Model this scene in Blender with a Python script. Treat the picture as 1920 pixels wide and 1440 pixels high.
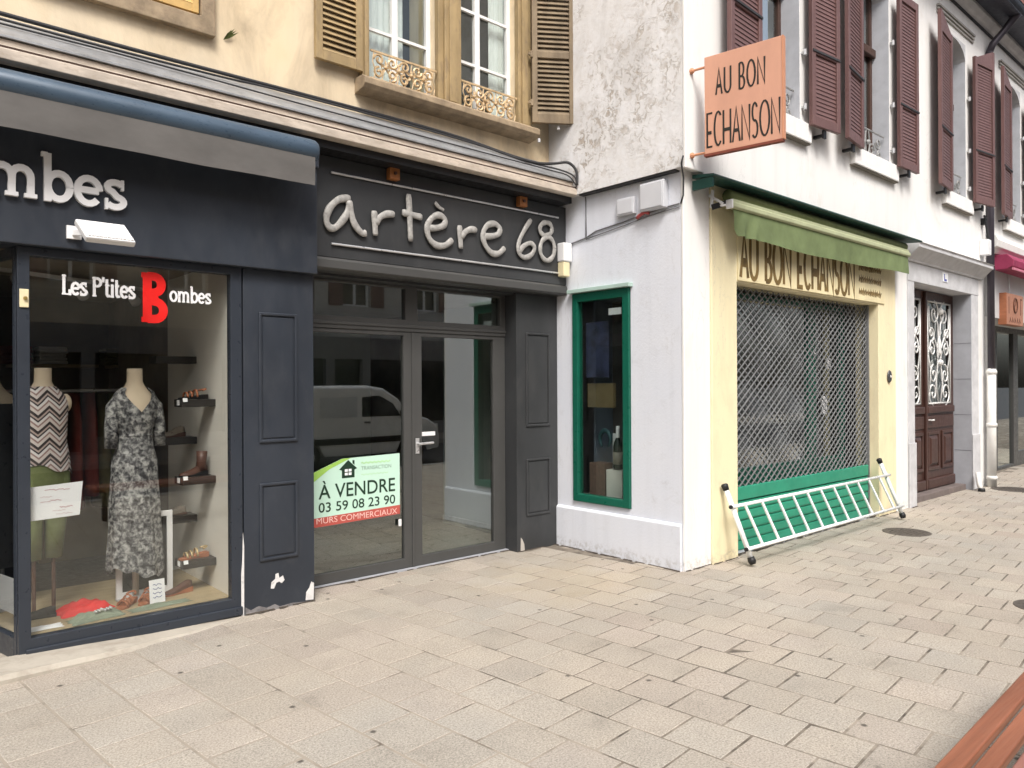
import bpy, math, random
from mathutils import Vector, Matrix
R = math.radians
random.seed(7)
for o in list(bpy.data.objects):
    bpy.data.objects.remove(o, do_unlink=True)
scene = bpy.context.scene
COL = scene.collection

# ------------------------------------------------------------------ camera
cam_d = bpy.data.cameras.new('camera')
cam = bpy.data.objects.new('camera', cam_d)
COL.objects.link(cam)
cam_d.sensor_width = 36.0
cam_d.lens = 1402.96 / 1920 * 36
cam_d.clip_start = 0.05
cam_d.clip_end = 600
yaw, pit, rol = R(48.325), R(0.06), R(-0.30)
F0 = Vector((math.cos(yaw), math.sin(yaw), 0))
R0 = Vector((math.sin(yaw), -math.cos(yaw), 0))
U0 = Vector((0, 0, 1))
F1 = F0 * math.cos(pit) + U0 * math.sin(pit)
U1 = -F0 * math.sin(pit) + U0 * math.cos(pit)
R2 = R0 * math.cos(rol) + U1 * math.sin(rol)
U2 = -R0 * math.sin(rol) + U1 * math.cos(rol)
m = Matrix.Identity(4)
for i in range(3):
    m[i][0], m[i][1], m[i][2] = R2[i], U2[i], -F1[i]
m[0][3], m[1][3], m[2][3] = 0, 0, 1.65
cam.matrix_world = m
scene.camera = cam

# ------------------------------------------------------------------ sky and sun
world = bpy.data.worlds.new('World')
scene.world = world
world.use_nodes = True
wn = world.node_tree
bg = wn.nodes['Background']
sky = wn.nodes.new('ShaderNodeTexSky')
sky.sky_type = 'NISHITA'
sky.sun_disc = False
SUN_EL, SUN_AZ = 52.0, 238.0            # azimuth of the sun, counter-clockwise from +X
sky.sun_elevation = R(SUN_EL)
sky.sun_rotation = R(90 - SUN_AZ)
sky.air_density = 1.0
sky.dust_density = 6.0
sky.ozone_density = 1.0
hs = wn.nodes.new('ShaderNodeHueSaturation')
hs.inputs['Saturation'].default_value = 0.62
wn.links.new(sky.outputs[0], hs.inputs['Color'])
wn.links.new(hs.outputs[0], bg.inputs[0])
bg.inputs[1].default_value = 0.118
sun_d = bpy.data.lights.new('sun', 'SUN')
sun_d.energy = 1.5
sun_d.angle = R(18)
sun_d.color = (1.0, 0.985, 0.96)
sun = bpy.data.objects.new('sun', sun_d)
COL.objects.link(sun)
sd = Vector((math.cos(R(SUN_EL)) * math.cos(R(SUN_AZ)), math.cos(R(SUN_EL)) * math.sin(R(SUN_AZ)), math.sin(R(SUN_EL))))
sun.rotation_euler = sd.to_track_quat('Z', 'Y').to_euler()
sun.location = sd * 30
vs = scene.view_settings
vs.view_transform = 'Standard'
vs.look = 'None'
vs.exposure = 0.84
vs.gamma = 1.0
vs.use_curve_mapping = False
scene.render.engine = 'CYCLES'
scene.cycles.max_bounces = 6
scene.cycles.diffuse_bounces = 3
scene.cycles.glossy_bounces = 3
scene.cycles.transparent_max_bounces = 12
scene.cycles.caustics_reflective = False
scene.cycles.caustics_refractive = False
scene.cycles.use_denoising = True

# ------------------------------------------------------------------ mesh helpers
class MB:
    def __init__(s):
        s.v, s.f = [], []
    def add(s, vs_, fs_):
        b = len(s.v)
        s.v += [tuple(p) for p in vs_]
        s.f += [tuple(b + i for i in f) for f in fs_]
        return s
    def box(s, x0, x1, y0, y1, z0, z1):
        return s.add([(x0, y0, z0), (x1, y0, z0), (x1, y1, z0), (x0, y1, z0), (x0, y0, z1), (x1, y0, z1), (x1, y1, z1), (x0, y1, z1)],
                     [(0, 3, 2, 1), (4, 5, 6, 7), (0, 1, 5, 4), (1, 2, 6, 5), (2, 3, 7, 6), (3, 0, 4, 7)])
    def obox(s, c, u, v, w, hu, hv, hw):
        c, u, v, w = Vector(c), Vector(u).normalized(), Vector(v).normalized(), Vector(w).normalized()
        P = []
        for k in (-1, 1):
            for a, b in ((-1, -1), (1, -1), (1, 1), (-1, 1)):
                P.append(c + u * hu * a + v * hv * b + w * hw * k)
        return s.add(P, [(0, 3, 2, 1), (4, 5, 6, 7), (0, 1, 5, 4), (1, 2, 6, 5), (2, 3, 7, 6), (3, 0, 4, 7)])
    def bar(s, p0, p1, w, h, up=(0, 0, 1)):
        p0, p1 = Vector(p0), Vector(p1)
        d = (p1 - p0)
        L = d.length
        d.normalize()
        sd_ = d.cross(Vector(up))
        if sd_.length < 1e-4:
            sd_ = d.cross(Vector((1, 0, 0)))
        sd_.normalize()
        up2 = sd_.cross(d)
        return s.obox((p0 + p1) / 2, d, sd_, up2, L / 2, w / 2, h / 2)
    def loft(s, rings, cap=True, closed=True):
        n = len(rings[0])
        vs_ = [p for r in rings for p in r]
        fs_ = []
        for k in range(len(rings) - 1):
            for i in range(n if closed else n - 1):
                j = (i + 1) % n
                fs_.append((k * n + i, k * n + j, (k + 1) * n + j, (k + 1) * n + i))
        if cap:
            fs_.append(tuple(reversed(range(n))))
            fs_.append(tuple((len(rings) - 1) * n + i for i in range(n)))
        return s.add(vs_, fs_)
    def cyl(s, p0, p1, r0, r1=None, n=12):
        return s.tube([p0, p1], r0, n, radii=[r0, r0 if r1 is None else r1])
    def tube(s, pts, r, n=6, closed=False, radii=None, flat=1.0, flat_axis=None):
        pts = [Vector(p) for p in pts]
        N = len(pts)
        if flat_axis is not None:
            flat_axis = Vector(flat_axis)
        rings = []
        prev = None
        for i, p in enumerate(pts):
            if closed:
                d = pts[(i + 1) % N] - pts[i - 1]
            else:
                d = pts[min(i + 1, N - 1)] - pts[max(i - 1, 0)]
            d.normalize()
            if prev is None:
                a = Vector((0, 0, 1)) if abs(d.z) < .9 else Vector((1, 0, 0))
                if flat_axis is not None:
                    a = flat_axis
                u = d.cross(a).normalized()
            else:
                u = prev - d * prev.dot(d)
                u.normalize()
            prev = u
            w = d.cross(u)
            rr = radii[i] if radii else r
            ring = []
            for k in range(n):
                t = 2 * math.pi * k / n
                off = u * math.cos(t) * rr + w * math.sin(t) * rr
                if flat_axis is not None:
                    off -= flat_axis * off.dot(flat_axis) * (1 - flat)
                ring.append(p + off)
            rings.append(ring)
        if closed:
            rings.append(rings[0])
        return s.loft(rings, cap=not closed)
    def prism(s, poly, o, u, v, w, d):
        o, u, v, w = Vector(o), Vector(u), Vector(v), Vector(w)
        a = [o + u * p[0] + v * p[1] for p in poly]
        n = len(a)
        b = [p + w * d for p in a]
        fs_ = [tuple(range(n)), tuple(reversed(range(n, 2 * n)))] + [(i, (i + 1) % n, n + (i + 1) % n, n + i) for i in range(n)]
        return s.add(a + b, fs_)
    def lathe(s, prof, c, n=16, sx=1, sy=1):
        cx, cy, cz = c
        rings = [[(cx + r * sx * math.cos(2 * math.pi * k / n), cy + r * sy * math.sin(2 * math.pi * k / n), cz + z) for k in range(n)] for r, z in prof]
        return s.loft(rings)
    def stroke(s, pts, wd, o, u, v, w, d, z0=0.0):
        """ribbon of width wd along 2-D polyline, extruded by d along w"""
        o, u, v, w = Vector(o), Vector(u), Vector(v), Vector(w)
        P = [Vector((p[0], p[1])) for p in pts]
        N = len(P)
        L, Rr = [], []
        for i in range(N):
            d0 = (P[i] - P[i - 1]).normalized() if i else (P[1] - P[0]).normalized()
            d1 = (P[i + 1] - P[i]).normalized() if i < N - 1 else d0
            t = (d0 + d1)
            if t.length < 1e-5:
                t = d0
            t.normalize()
            nrm = Vector((-t.y, t.x))
            k = 1 / max(.5, abs(nrm.dot(Vector((-d0.y, d0.x)))))
            L.append(P[i] + nrm * wd / 2 * k)
            Rr.append(P[i] - nrm * wd / 2 * k)
        def q(p, h):
            return o + u * p.x + v * p.y + w * h
        vs_ = [q(p, z0) for p in L] + [q(p, z0) for p in Rr] + [q(p, z0 + d) for p in L] + [q(p, z0 + d) for p in Rr]
        fs_ = []
        for i in range(N - 1):
            fs_.append((2 * N + i, 2 * N + i + 1, 3 * N + i + 1, 3 * N + i))
            fs_.append((i, N + i, N + i + 1, i + 1))
            fs_.append((i, i + 1, 2 * N + i + 1, 2 * N + i))
            fs_.append((N + i, 3 * N + i, 3 * N + i + 1, N + i + 1))
        fs_.append((0, 2 * N, 3 * N, N))
        fs_.append((N - 1, 2 * N - 1, 4 * N - 1, 3 * N - 1))
        return s.add(vs_, fs_)
    def sphere(s, c, r, n=10, m_=6, sx=1, sy=1, sz=1):
        prof = [(max(1e-4, r * math.sin(math.pi * k / m_)), -r * sz * math.cos(math.pi * k / m_)) for k in range(m_ + 1)]
        return s.lathe(prof, c, n, sx, sy)
    def wall(s, a0, a1, z0, z1, t0, t1, holes, axis='x'):
        """slab with rectangular holes. axis x: spans x, thickness along y; axis y: spans y, thickness along x"""
        xs = sorted(set([a0, a1] + [h[0] for h in holes] + [h[1] for h in holes]))
        zs = sorted(set([z0, z1] + [h[2] for h in holes] + [h[3] for h in holes]))
        xs = [x for x in xs if a0 <= x <= a1]
        zs = [z for z in zs if z0 <= z <= z1]
        def solid(i, j):
            if i < 0 or j < 0 or i >= len(xs) - 1 or j >= len(zs) - 1:
                return False
            cx, cz = (xs[i] + xs[i + 1]) / 2, (zs[j] + zs[j + 1]) / 2
            return not any(h[0] < cx < h[1] and h[2] < cz < h[3] for h in holes)
        idx = {}
        def V(i, j, k):
            if (i, j, k) not in idx:
                t = t0 if k == 0 else t1
                idx[(i, j, k)] = len(s.v)
                s.v.append((xs[i], t, zs[j]) if axis == 'x' else (t, xs[i], zs[j]))
            return idx[(i, j, k)]
        for i in range(len(xs) - 1):
            for j in range(len(zs) - 1):
                if not solid(i, j):
                    continue
                s.f.append((V(i, j, 0), V(i + 1, j, 0), V(i + 1, j + 1, 0), V(i, j + 1, 0)))
                s.f.append((V(i, j, 1), V(i, j + 1, 1), V(i + 1, j + 1, 1), V(i + 1, j, 1)))
                for di, dj, (p, q) in ((-1, 0, ((0, 0), (0, 1))), (1, 0, ((1, 1), (1, 0))), (0, -1, ((1, 0), (0, 0))), (0, 1, ((0, 1), (1, 1)))):
                    if not solid(i + di, j + dj):
                        s.f.append((V(i + p[0], j + p[1], 0), V(i + q[0], j + q[1], 0), V(i + q[0], j + q[1], 1), V(i + p[0], j + p[1], 1)))
        return s
    def build(s, name, mat, parent=None, smooth=False, bevel=0.0, seg=2, kind=None, fixn=True):
        me = bpy.data.meshes.new(name)
        me.from_pydata([tuple(p) for p in s.v], [], s.f)
        if fixn:
            import bmesh
            bm = bmesh.new()
            bm.from_mesh(me)
            bmesh.ops.recalc_face_normals(bm, faces=bm.faces)
            bm.to_mesh(me)
            bm.free()
        me.update()
        return link(name, me, mat, parent, smooth, bevel, seg, kind)

def link(name, me, mat, parent=None, smooth=False, bevel=0.0, seg=2, kind=None):
    if mat is not None:
        me.materials.clear()
        me.materials.append(mat)
    o = bpy.data.objects.new(name, me)
    COL.objects.link(o)
    if smooth:
        for p in me.polygons:
            p.use_smooth = True
    if bevel:
        b = o.modifiers.new('bevel', 'BEVEL')
        b.width = bevel
        b.segments = seg
        b.limit_method = 'ANGLE'
        b.angle_limit = R(40)
    if parent is not None:
        o.parent = parent
        if parent.type == 'EMPTY':
            o.matrix_parent_inverse = Matrix.Translation(-Vector(parent.location))
    if kind:
        o['kind'] = kind
    return o

def tag(o, label, cat, group=None, kind=None):
    o['label'] = label
    o['category'] = cat
    if group:
        o['group'] = group
    if kind:
        o['kind'] = kind
    return o

def thing(name, loc, label, cat, group=None):
    o = bpy.data.objects.new(name, None)
    COL.objects.link(o)
    o.empty_display_size = .1
    o.location = loc
    return tag(o, label, cat, group)

def struct(o):
    o['kind'] = 'structure'
    return o

def copy_tree(o, parent=None):
    c = o.copy()
    COL.objects.link(c)
    if parent is not None:
        c.parent = parent
    for ch in list(o.children):
        copy_tree(ch, c)
    return c

def put(o, loc, rz=0.0):
    o.location = loc
    o.rotation_euler = (0, 0, rz)
    return o

def bx(*a):
    return MB().box(*a)

def text_mesh(txt, size, o, u, v, w, depth=.002, align='CENTER', shear=0.0, xscale=1.0, offset=0.0, width=None):
    cu = bpy.data.curves.new('text', 'FONT')
    cu.body = txt
    cu.size = size
    cu.align_x = align
    cu.shear = shear
    cu.offset = offset
    cu.resolution_u = 4
    ob = bpy.data.objects.new('text', cu)
    COL.objects.link(ob)
    dg = bpy.context.evaluated_depsgraph_get()
    me = bpy.data.meshes.new_from_object(ob.evaluated_get(dg))
    bpy.data.objects.remove(ob, do_unlink=True)
    vv = [tuple(p.co) for p in me.vertices]
    ff = [tuple(p.vertices) for p in me.polygons]
    bpy.data.meshes.remove(me)
    if width:
        x0, x1 = min(p[0] for p in vv), max(p[0] for p in vv)
        xscale = width / (x1 - x0)
        cx = (x0 + x1) / 2 if align == 'CENTER' else x0
        vv = [(p[0] - cx, p[1], p[2]) for p in vv]
    o, u, v, w = Vector(o), Vector(u), Vector(v), Vector(w)
    mb = MB()
    mb.add([o + u * p[0] * xscale + v * p[1] + w * depth for p in vv], ff)
    return mb

def split_text(mb, name, mat, parent):
    """one object per character: faces grouped by gaps along x"""
    fs = []
    for f in mb.f:
        xs_ = [mb.v[i][0] for i in f]
        fs.append((min(xs_), max(xs_), f))
    fs.sort(key=lambda q: q[0])
    groups = []
    for a, b, f in fs:
        if groups and a < groups[-1][0] - 1e-6:
            groups[-1][0] = max(groups[-1][0], b)
            groups[-1][1].append(f)
        else:
            groups.append([b, [f]])
    for _, gf in groups:
        idx = {}
        out = MB()
        for f in gf:
            for i in f:
                if i not in idx:
                    idx[i] = len(out.v)
                    out.v.append(mb.v[i])
            out.f.append(tuple(idx[i] for i in f))
        out.build(name, mat, parent, fixn=False)

def arc(cx, cy, rx, ry, a0, a1, n=10):
    return [(cx + rx * math.cos(R(a0 + (a1 - a0) * k / n)), cy + ry * math.sin(R(a0 + (a1 - a0) * k / n))) for k in range(n + 1)]

def spiral(cx, cy, r0, r1, a0, a1, n=16):
    out = []
    for k in range(n + 1):
        t = k / n
        r = r0 + (r1 - r0) * t
        a = R(a0 + (a1 - a0) * t)
        out.append((cx + r * math.cos(a), cy + r * math.sin(a)))
    return out

# ------------------------------------------------------------------ materials
def newmat(name):
    mt = bpy.data.materials.new(name)
    mt.use_nodes = True
    nt = mt.node_tree
    return mt, nt, nt.nodes['Principled BSDF']

def nd(nt, t, **kw):
    n = nt.nodes.new('ShaderNode' + t)
    for k, v in kw.items():
        setattr(n, k, v)
    return n

def coords(nt, scale=(1, 1, 1), rot=(0, 0, 0)):
    tc = nd(nt, 'TexCoord')
    mp = nd(nt, 'Mapping')
    mp.inputs['Scale'].default_value = scale
    mp.inputs['Rotation'].default_value = rot
    nt.links.new(tc.outputs['Object'], mp.inputs['Vector'])
    return mp.outputs['Vector']

def noise(nt, vec, scale, detail=4, rough=.55, dist=0.0):
    n = nd(nt, 'TexNoise')
    n.inputs['Scale'].default_value = scale
    n.inputs['Detail'].default_value = detail
    n.inputs['Roughness'].default_value = rough
    n.inputs['Distortion'].default_value = dist
    nt.links.new(vec, n.inputs['Vector'])
    return n.outputs['Fac']

def ramp(nt, fac, stops, interp='LINEAR'):
    n = nd(nt, 'ValToRGB')
    cr = n.color_ramp
    cr.interpolation = interp
    while len(cr.elements) < len(stops):
        cr.elements.new(.5)
    for e, (p, c) in zip(cr.elements, stops):
        e.position = p
        e.color = (c[0], c[1], c[2], 1) if hasattr(c, '__len__') else (c, c, c, 1)
    nt.links.new(fac, n.inputs['Fac'])
    return n.outputs['Color']

def mix(nt, fac, a, b, mode='MIX'):
    n = nd(nt, 'MixRGB', blend_type=mode)
    for sk, val in ((n.inputs['Fac'], fac), (n.inputs['Color1'], a), (n.inputs['Color2'], b)):
        if hasattr(val, 'is_linked'):
            nt.links.new(val, sk)
        elif sk.name == 'Fac':
            sk.default_value = val
        else:
            sk.default_value = (val[0], val[1], val[2], 1)
    return n.outputs['Color']

def math_(nt, op, a, b=None):
    n = nd(nt, 'Math', operation=op)
    for sk, val in zip(n.inputs, (a, b)):
        if val is None:
            continue
        if hasattr(val, 'is_linked'):
            nt.links.new(val, sk)
        else:
            sk.default_value = val
    return n.outputs[0]

def bump(nt, bs, h, strength, dist=.01):
    n = nd(nt, 'Bump')
    n.inputs['Strength'].default_value = strength
    n.inputs['Distance'].default_value = dist
    nt.links.new(h, n.inputs['Height'])
    nt.links.new(n.outputs[0], bs.inputs['Normal'])

def M(name, col, rough=.6, metal=0.0, var=.12, scale=4.0, bmp=.1, bscale=80, bdist=.004, stretch=(1, 1, 1), spec=.4, grime=0.0, grime_col=(.1, .08, .06)):
    mt, nt, bs = newmat(name)
    vec = coords(nt, stretch)
    f = noise(nt, vec, scale, 6)
    lo = [c * (1 - var) for c in col]
    hi = [min(1, c * (1 + var)) for c in col]
    c = ramp(nt, f, [(.3, lo), (.7, hi)])
    if grime:
        g = noise(nt, vec, scale * 2.3, 8, .7, .4)
        gm = ramp(nt, g, [(.5, 0.0), (.75, 1.0)])
        c = mix(nt, math_(nt, 'MULTIPLY', gm, grime), c, grime_col)
    nt.links.new(c, bs.inputs['Base Color'])
    rf = noise(nt, vec, scale * 5, 3)
    rr = ramp(nt, rf, [(.3, max(.02, rough - .1)), (.7, min(1, rough + .1))])
    nt.links.new(rr, bs.inputs['Roughness'])
    bs.inputs['Metallic'].default_value = metal
    bs.inputs['Specular IOR Level'].default_value = spec
    if bmp:
        bump(nt, bs, noise(nt, vec, bscale, 4), bmp, bdist)
    return mt

def glass_mat(name, tint=(.9, .95, .93), k=2.1, extra=0.0):
    mt, nt, bs = newmat(name)
    nt.nodes.remove(bs)
    out = nt.nodes['Material Output']
    tr = nd(nt, 'BsdfTransparent')
    tr.inputs[0].default_value = (*tint, 1)
    gl = nd(nt, 'BsdfGlossy')
    gl.inputs['Roughness'].default_value = .0
    gl.inputs['Color'].default_value = (.95, 1.0, .98, 1)
    fr = nd(nt, 'Fresnel')
    fr.inputs['IOR'].default_value = 1.5
    ge = nd(nt, 'NewGeometry')
    front = math_(nt, 'SUBTRACT', 1.0, ge.outputs['Backfacing'])
    fac = math_(nt, 'MULTIPLY', math_(nt, 'ADD', math_(nt, 'MULTIPLY', fr.outputs[0], k), extra), front)
    fac = math_(nt, 'MINIMUM', fac, 1.0)
    mx = nd(nt, 'MixShader')
    nt.links.new(fac, mx.inputs[0])
    nt.links.new(tr.outputs[0], mx.inputs[1])
    nt.links.new(gl.outputs[0], mx.inputs[2])
    nt.links.new(mx.outputs[0], out.inputs['Surface'])
    return mt

GLASS = glass_mat('window_glass', (.95, .955, .945), k=2.9)
GLASS_DARK = glass_mat('old_window_glass', (.90, .93, .92), 2.4)
GLASS_DOOR = glass_mat('door_glass', (.87, .895, .88), 5.0)
NAVY = M('navy_paint', (.030, .036, .047), .42, var=.16, scale=2.2, bmp=.1, bscale=22, stretch=(1, 1, .5), grime=.3, grime_col=(.075, .078, .085))
NAVY_DARK = M('navy_frame_paint', (.030, .036, .047), .35, var=.08, bmp=.03)
GREYF = M('grey_shopfront_paint', (.039, .041, .043), .45, var=.16, scale=2.2, bmp=.1, bscale=22, stretch=(1, 1, .5), grime=.3, grime_col=(.085, .083, .08))
GREYF2 = M('grey_door_aluminium', (.066, .066, .064), .42, var=.06, bmp=.03)
LETTER_GREY = M('brushed_letter_metal', (.37, .36, .34), .62, .15, var=.25, scale=35, bmp=.25)
LETTER_WHITE = M('white_letter_paint', (.8, .8, .8), .4, var=.03, bmp=.02)
STEEL = M('pale_aluminium', (.62, .62, .62), .35, .6, var=.05, bmp=.02)
WHITE_PLASTIC = M('white_plastic', (.78, .78, .78), .35, var=.04, bmp=.02)
CREAM_PLASTIC = M('cream_plastic', (.75, .66, .42), .4, var=.05, bmp=.02)
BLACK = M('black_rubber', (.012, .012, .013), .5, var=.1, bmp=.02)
BLACK_CABLE = M('black_cable_sheath', (.035, .035, .037), .6, var=.1, bmp=0)
CREAM_TRIM = M('cream_cornice_paint', (.52, .45, .375), .6, var=.2, scale=6, stretch=(1, 1, 3), grime=.75, grime_col=(.32, .25, .18))
ZINC = M('zinc_flashing', (.36, .37, .38), .45, .5, var=.2, scale=5, grime=.4, grime_col=(.15, .14, .13))
OCHRE = M('ochre_painted_wood', (.35, .255, .13), .7, var=.2, scale=6, stretch=(1, 1, .4), bmp=.3, bscale=40, grime=.75, grime_col=(.17, .125, .085))
OCHRE_OLD = M('weathered_grey_brown_wood', (.205, .155, .098), .75, var=.3, scale=8, stretch=(1, 1, .25), bmp=.4, bscale=50, grime=.6, grime_col=(.13, .09, .06))
OCHRE_SILL = M('weathered_sill_stone', (.32, .245, .16), .8, var=.3, scale=9, bmp=.5, bscale=50, grime=.5, grime_col=(.16, .11, .08))
IRON_GOLD = M('gilded_cast_iron', (.55, .40, .23), .5, .15, var=.3, scale=25, bmp=.2, grime=.35, grime_col=(.2, .13, .08))
WHITE_WOOD = M('white_window_paint', (.8, .8, .78), .4, var=.04, bmp=.05)
GREEN = M('green_frame_paint', (.006, .105, .066), .35, var=.1, bmp=.08, bscale=40)
GREEN_PANEL = M('green_panel_paint', (.028, .27, .165), .45, var=.1, scale=3, bmp=.08)
GREEN_DARK = M('dark_green_hood_paint', (.006, .045, .036), .5, var=.15)
AWN_GREEN = M('green_awning_canvas', (.15, .195, .085), .8, var=.2, scale=4, bmp=.25, bscale=300, bdist=.001)
AWN_BAR = M('pale_green_awning_bar', (.43, .46, .28), .45, var=.08, grime=.3, grime_col=(.2, .18, .1))
NAVY_TUBE = M('blue_grey_awning_case', (.062, .095, .135), .34, .1, var=.12, scale=5, stretch=(1, 3, 3), bmp=.05)
VALANCE = M('grey_awning_canvas', (.118, .112, .106), .85, var=.14, scale=3, stretch=(1, 1, 2), bmp=.2, bscale=350, bdist=.001)
BROWN_SHUT = M('brown_shutter_paint', (.145, .078, .073), .5, var=.1, scale=5, bmp=.08, bscale=50)
BROWN_DOOR = M('varnished_brown_door', (.058, .027, .021), .38, var=.25, scale=8, stretch=(3, 3, .5), bmp=.1)
WOOD_WIN = M('dark_brown_window_wood', (.07, .035, .025), .5, var=.2)
STONE = M('pale_grey_stone', (.56, .56, .57), .75, var=.12, scale=6, bmp=.3, bscale=70, grime=.18, grime_col=(.35, .34, .33))
STONE_GREY = M('grey_painted_stone', (.36, .37, .40), .75, var=.1, scale=5, bmp=.2)
IRON_WHITE = M('white_wrought_iron', (.72, .72, .7), .45, .1, var=.06)
IRON_DARK = M('dark_wrought_iron', (.08, .08, .085), .5, .4, var=.1)
IRON_GREY = M('grey_cast_iron', (.34, .34, .33), .5, .3, var=.2, scale=20)
GRILLE = M('galvanised_grille', (.24, .245, .25), .5, .3, var=.15)
PIPE_DARK = M('dark_zinc_downpipe', (.055, .048, .06), .4, .3, var=.15)
PIPE_WHITE = M('white_cast_iron_pipe', (.74, .73, .7), .5, var=.06, grime=.3, grime_col=(.5, .4, .25))
GUTTER = M('dark_gutter_metal', (.04, .045, .06), .4, .4, var=.2)
ORANGE_SIGN = M('orange_sign_paint', (.61, .325, .225), .5, var=.08, scale=4, bmp=.08, stretch=(1, 1, .4), grime=.22, grime_col=(.42, .24, .17))
ORANGE_EDGE = M('orange_sign_edge', (.6, .28, .16), .5, var=.08)
INK = M('black_lettering_paint', (.02, .018, .014), .6, var=.2, bmp=0)
INK_BROWN = M('brown_lettering_paint', (.17, .11, .035), .6, var=.4, scale=12, bmp=0)
BENCH = M('orange_brown_bench_wood', (.255, .095, .05), .42, var=.35, scale=3, stretch=(.35, 6, 6), bmp=.12, bscale=60)
BENCH2 = M('worn_reddish_bench_wood', (.25, .11, .085), .5, var=.3, scale=3, stretch=(.35, 6, 6), bmp=.12, bscale=60)
WHITE_TUBE = M('white_lacquered_tube', (.84, .86, .85), .3, var=.02, bmp=0)
ORANGE_WOOD = M('orange_pine_block', (.34, .13, .04), .5, var=.2)
PAPER = M('white_paper', (.85, .86, .87), .7, var=.02, bmp=0)
SIGN_MINT = M('pale_mint_sign_board', (.55, .78, .65), .4, var=.05, scale=2, bmp=0)
SIGN_GREEN = M('leaf_green_print', (.36, .62, .12), .4, var=.1, bmp=0)
SIGN_RED = M('red_print', (.5, .10, .08), .4, var=.1, bmp=0)
SIGN_DKGREEN = M('dark_green_print', (.012, .04, .022), .5, var=.1, bmp=0)
RED_VINYL = M('red_vinyl_print', (.75, .015, .012), .45, var=.05, bmp=0)
SKIN = M('cream_mannequin_cloth', (.72, .60, .44), .75, var=.05, scale=8, bmp=.05)
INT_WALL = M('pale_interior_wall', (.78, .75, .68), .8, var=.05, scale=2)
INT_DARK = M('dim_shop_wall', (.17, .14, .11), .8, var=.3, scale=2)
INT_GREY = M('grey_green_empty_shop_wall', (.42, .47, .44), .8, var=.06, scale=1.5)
INT_FLOOR = M('pale_wood_floor', (.42, .33, .2), .5, var=.12, scale=3, stretch=(1, 6, 1))
CEIL = M('shop_ceiling', (.3, .27, .22), .8, var=.08)
PINK = M('raspberry_awning', (.27, .03, .08), .7, var=.12, bmp=.1)
PLANK = M('brown_sign_box_wood', (.34, .125, .06), .5, var=.2, scale=5, stretch=(1, 1, 4))
PLANK_FACE = M('orange_brown_sign_face', (.38, .18, .115), .5, var=.12, scale=6)
ROAD = M('asphalt', (.052, .052, .054), .85, var=.2, scale=10, bmp=.4, bscale=200)
KERB = M('granite_kerb', (.34, .33, .31), .8, var=.15, scale=30, bmp=.3)
VAN_WHITE = M('white_van_paint', (.8, .81, .82), .25, var=.02, bmp=0)
TYRE = M('tyre_rubber', (.02, .02, .02), .8, var=.1)
DARKGLASS = M('tinted_car_glass', (.015, .017, .02), .08, var=.05, bmp=0)
HOUSE_GREY = M('grey_render', (.5, .49, .46), .85, var=.12, scale=2)
HOUSE_BEIGE = M('beige_render', (.62, .55, .43), .85, var=.12, scale=2)
HOUSE_DARK = M('dark_shop_facade', (.22, .21, .2), .6, var=.15, scale=2)
HOUSE_CREAM = M('cream_render', (.5, .46, .38), .85, var=.1, scale=2)
ROOF_TILE = M('red_brown_roof_tile', (.17, .065, .05), .75, var=.25, scale=20, bmp=.3)

def plaster(name, base, dark, patch_lo, patch_hi, scale=3.0, streak=(1, 1, 1), bstr=.35, tint2=None, zlim=None, reg=.12, chips=False):
    mt, nt, bs = newmat(name)
    vec = coords(nt, streak)
    raw = coords(nt)
    n1 = noise(nt, vec, scale, 10, .68, .6)
    n2 = noise(nt, raw, scale * .35, 4)
    fac = ramp(nt, n1, [(patch_lo, 0.0), (patch_hi, 1.0)])
    c = mix(nt, ramp(nt, n2, [(.35, 0.0), (.7, 1.0)]), base, tint2 or [x * .93 for x in base])
    region = ramp(nt, n2, [(.3, 1.0), (.62, reg)])
    f2 = math_(nt, 'MULTIPLY', fac, region)
    if zlim:
        sp = nd(nt, 'SeparateXYZ')
        nt.links.new(raw, sp.inputs[0])
        mr = nd(nt, 'MapRange')
        for i_, v_ in zip(range(1, 5), zlim):
            mr.inputs[i_].default_value = v_
        nt.links.new(sp.outputs['Z'], mr.inputs[0])
        f2 = math_(nt, 'MULTIPLY', f2, mr.outputs[0])
    c = mix(nt, f2, c, dark)
    if chips:
        sp = nd(nt, 'SeparateXYZ')
        nt.links.new(raw, sp.inputs[0])
        lvl = math_(nt, 'ADD', sp.outputs['Z'], math_(nt, 'MULTIPLY', noise(nt, raw, 7, 8, .7), -.12))
        cm = math_(nt, 'MULTIPLY', ramp(nt, lvl, [(.0, 1.0), (.06, 0.0)]), ramp(nt, noise(nt, raw, 22, 6, .7), [(.46, 0.0), (.6, .38)]))
        c = mix(nt, cm, c, (.30, .27, .23))
        cr = ramp(nt, noise(nt, coords(nt, (1, 1, .35)), 2.2, 12, .62, 2.0), [(.492, 0.0), (.5, .35), (.508, 0.0)])
        c = mix(nt, math_(nt, 'MULTIPLY', cr, ramp(nt, n2, [(.5, 0.0), (.62, 1.0)])), c, (.35, .33, .31))
    stk = noise(nt, coords(nt, (9, 9, .55)), 1.0, 6, .6)
    c = mix(nt, 1.0, c, ramp(nt, stk, [(.25, .935), (.5, 1.0), (.8, 1.02)]), 'MULTIPLY')
    nt.links.new(c, bs.inputs['Base Color'])
    bs.inputs['Roughness'].default_value = .85
    bs.inputs['Specular IOR Level'].default_value = .25
    h = mix(nt, f2, (1, 1, 1), (.2, .2, .2))
    h = mix(nt, .35, h, noise(nt, raw, 45, 5))
    bump(nt, bs, h, bstr, .008)
    return mt

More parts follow.
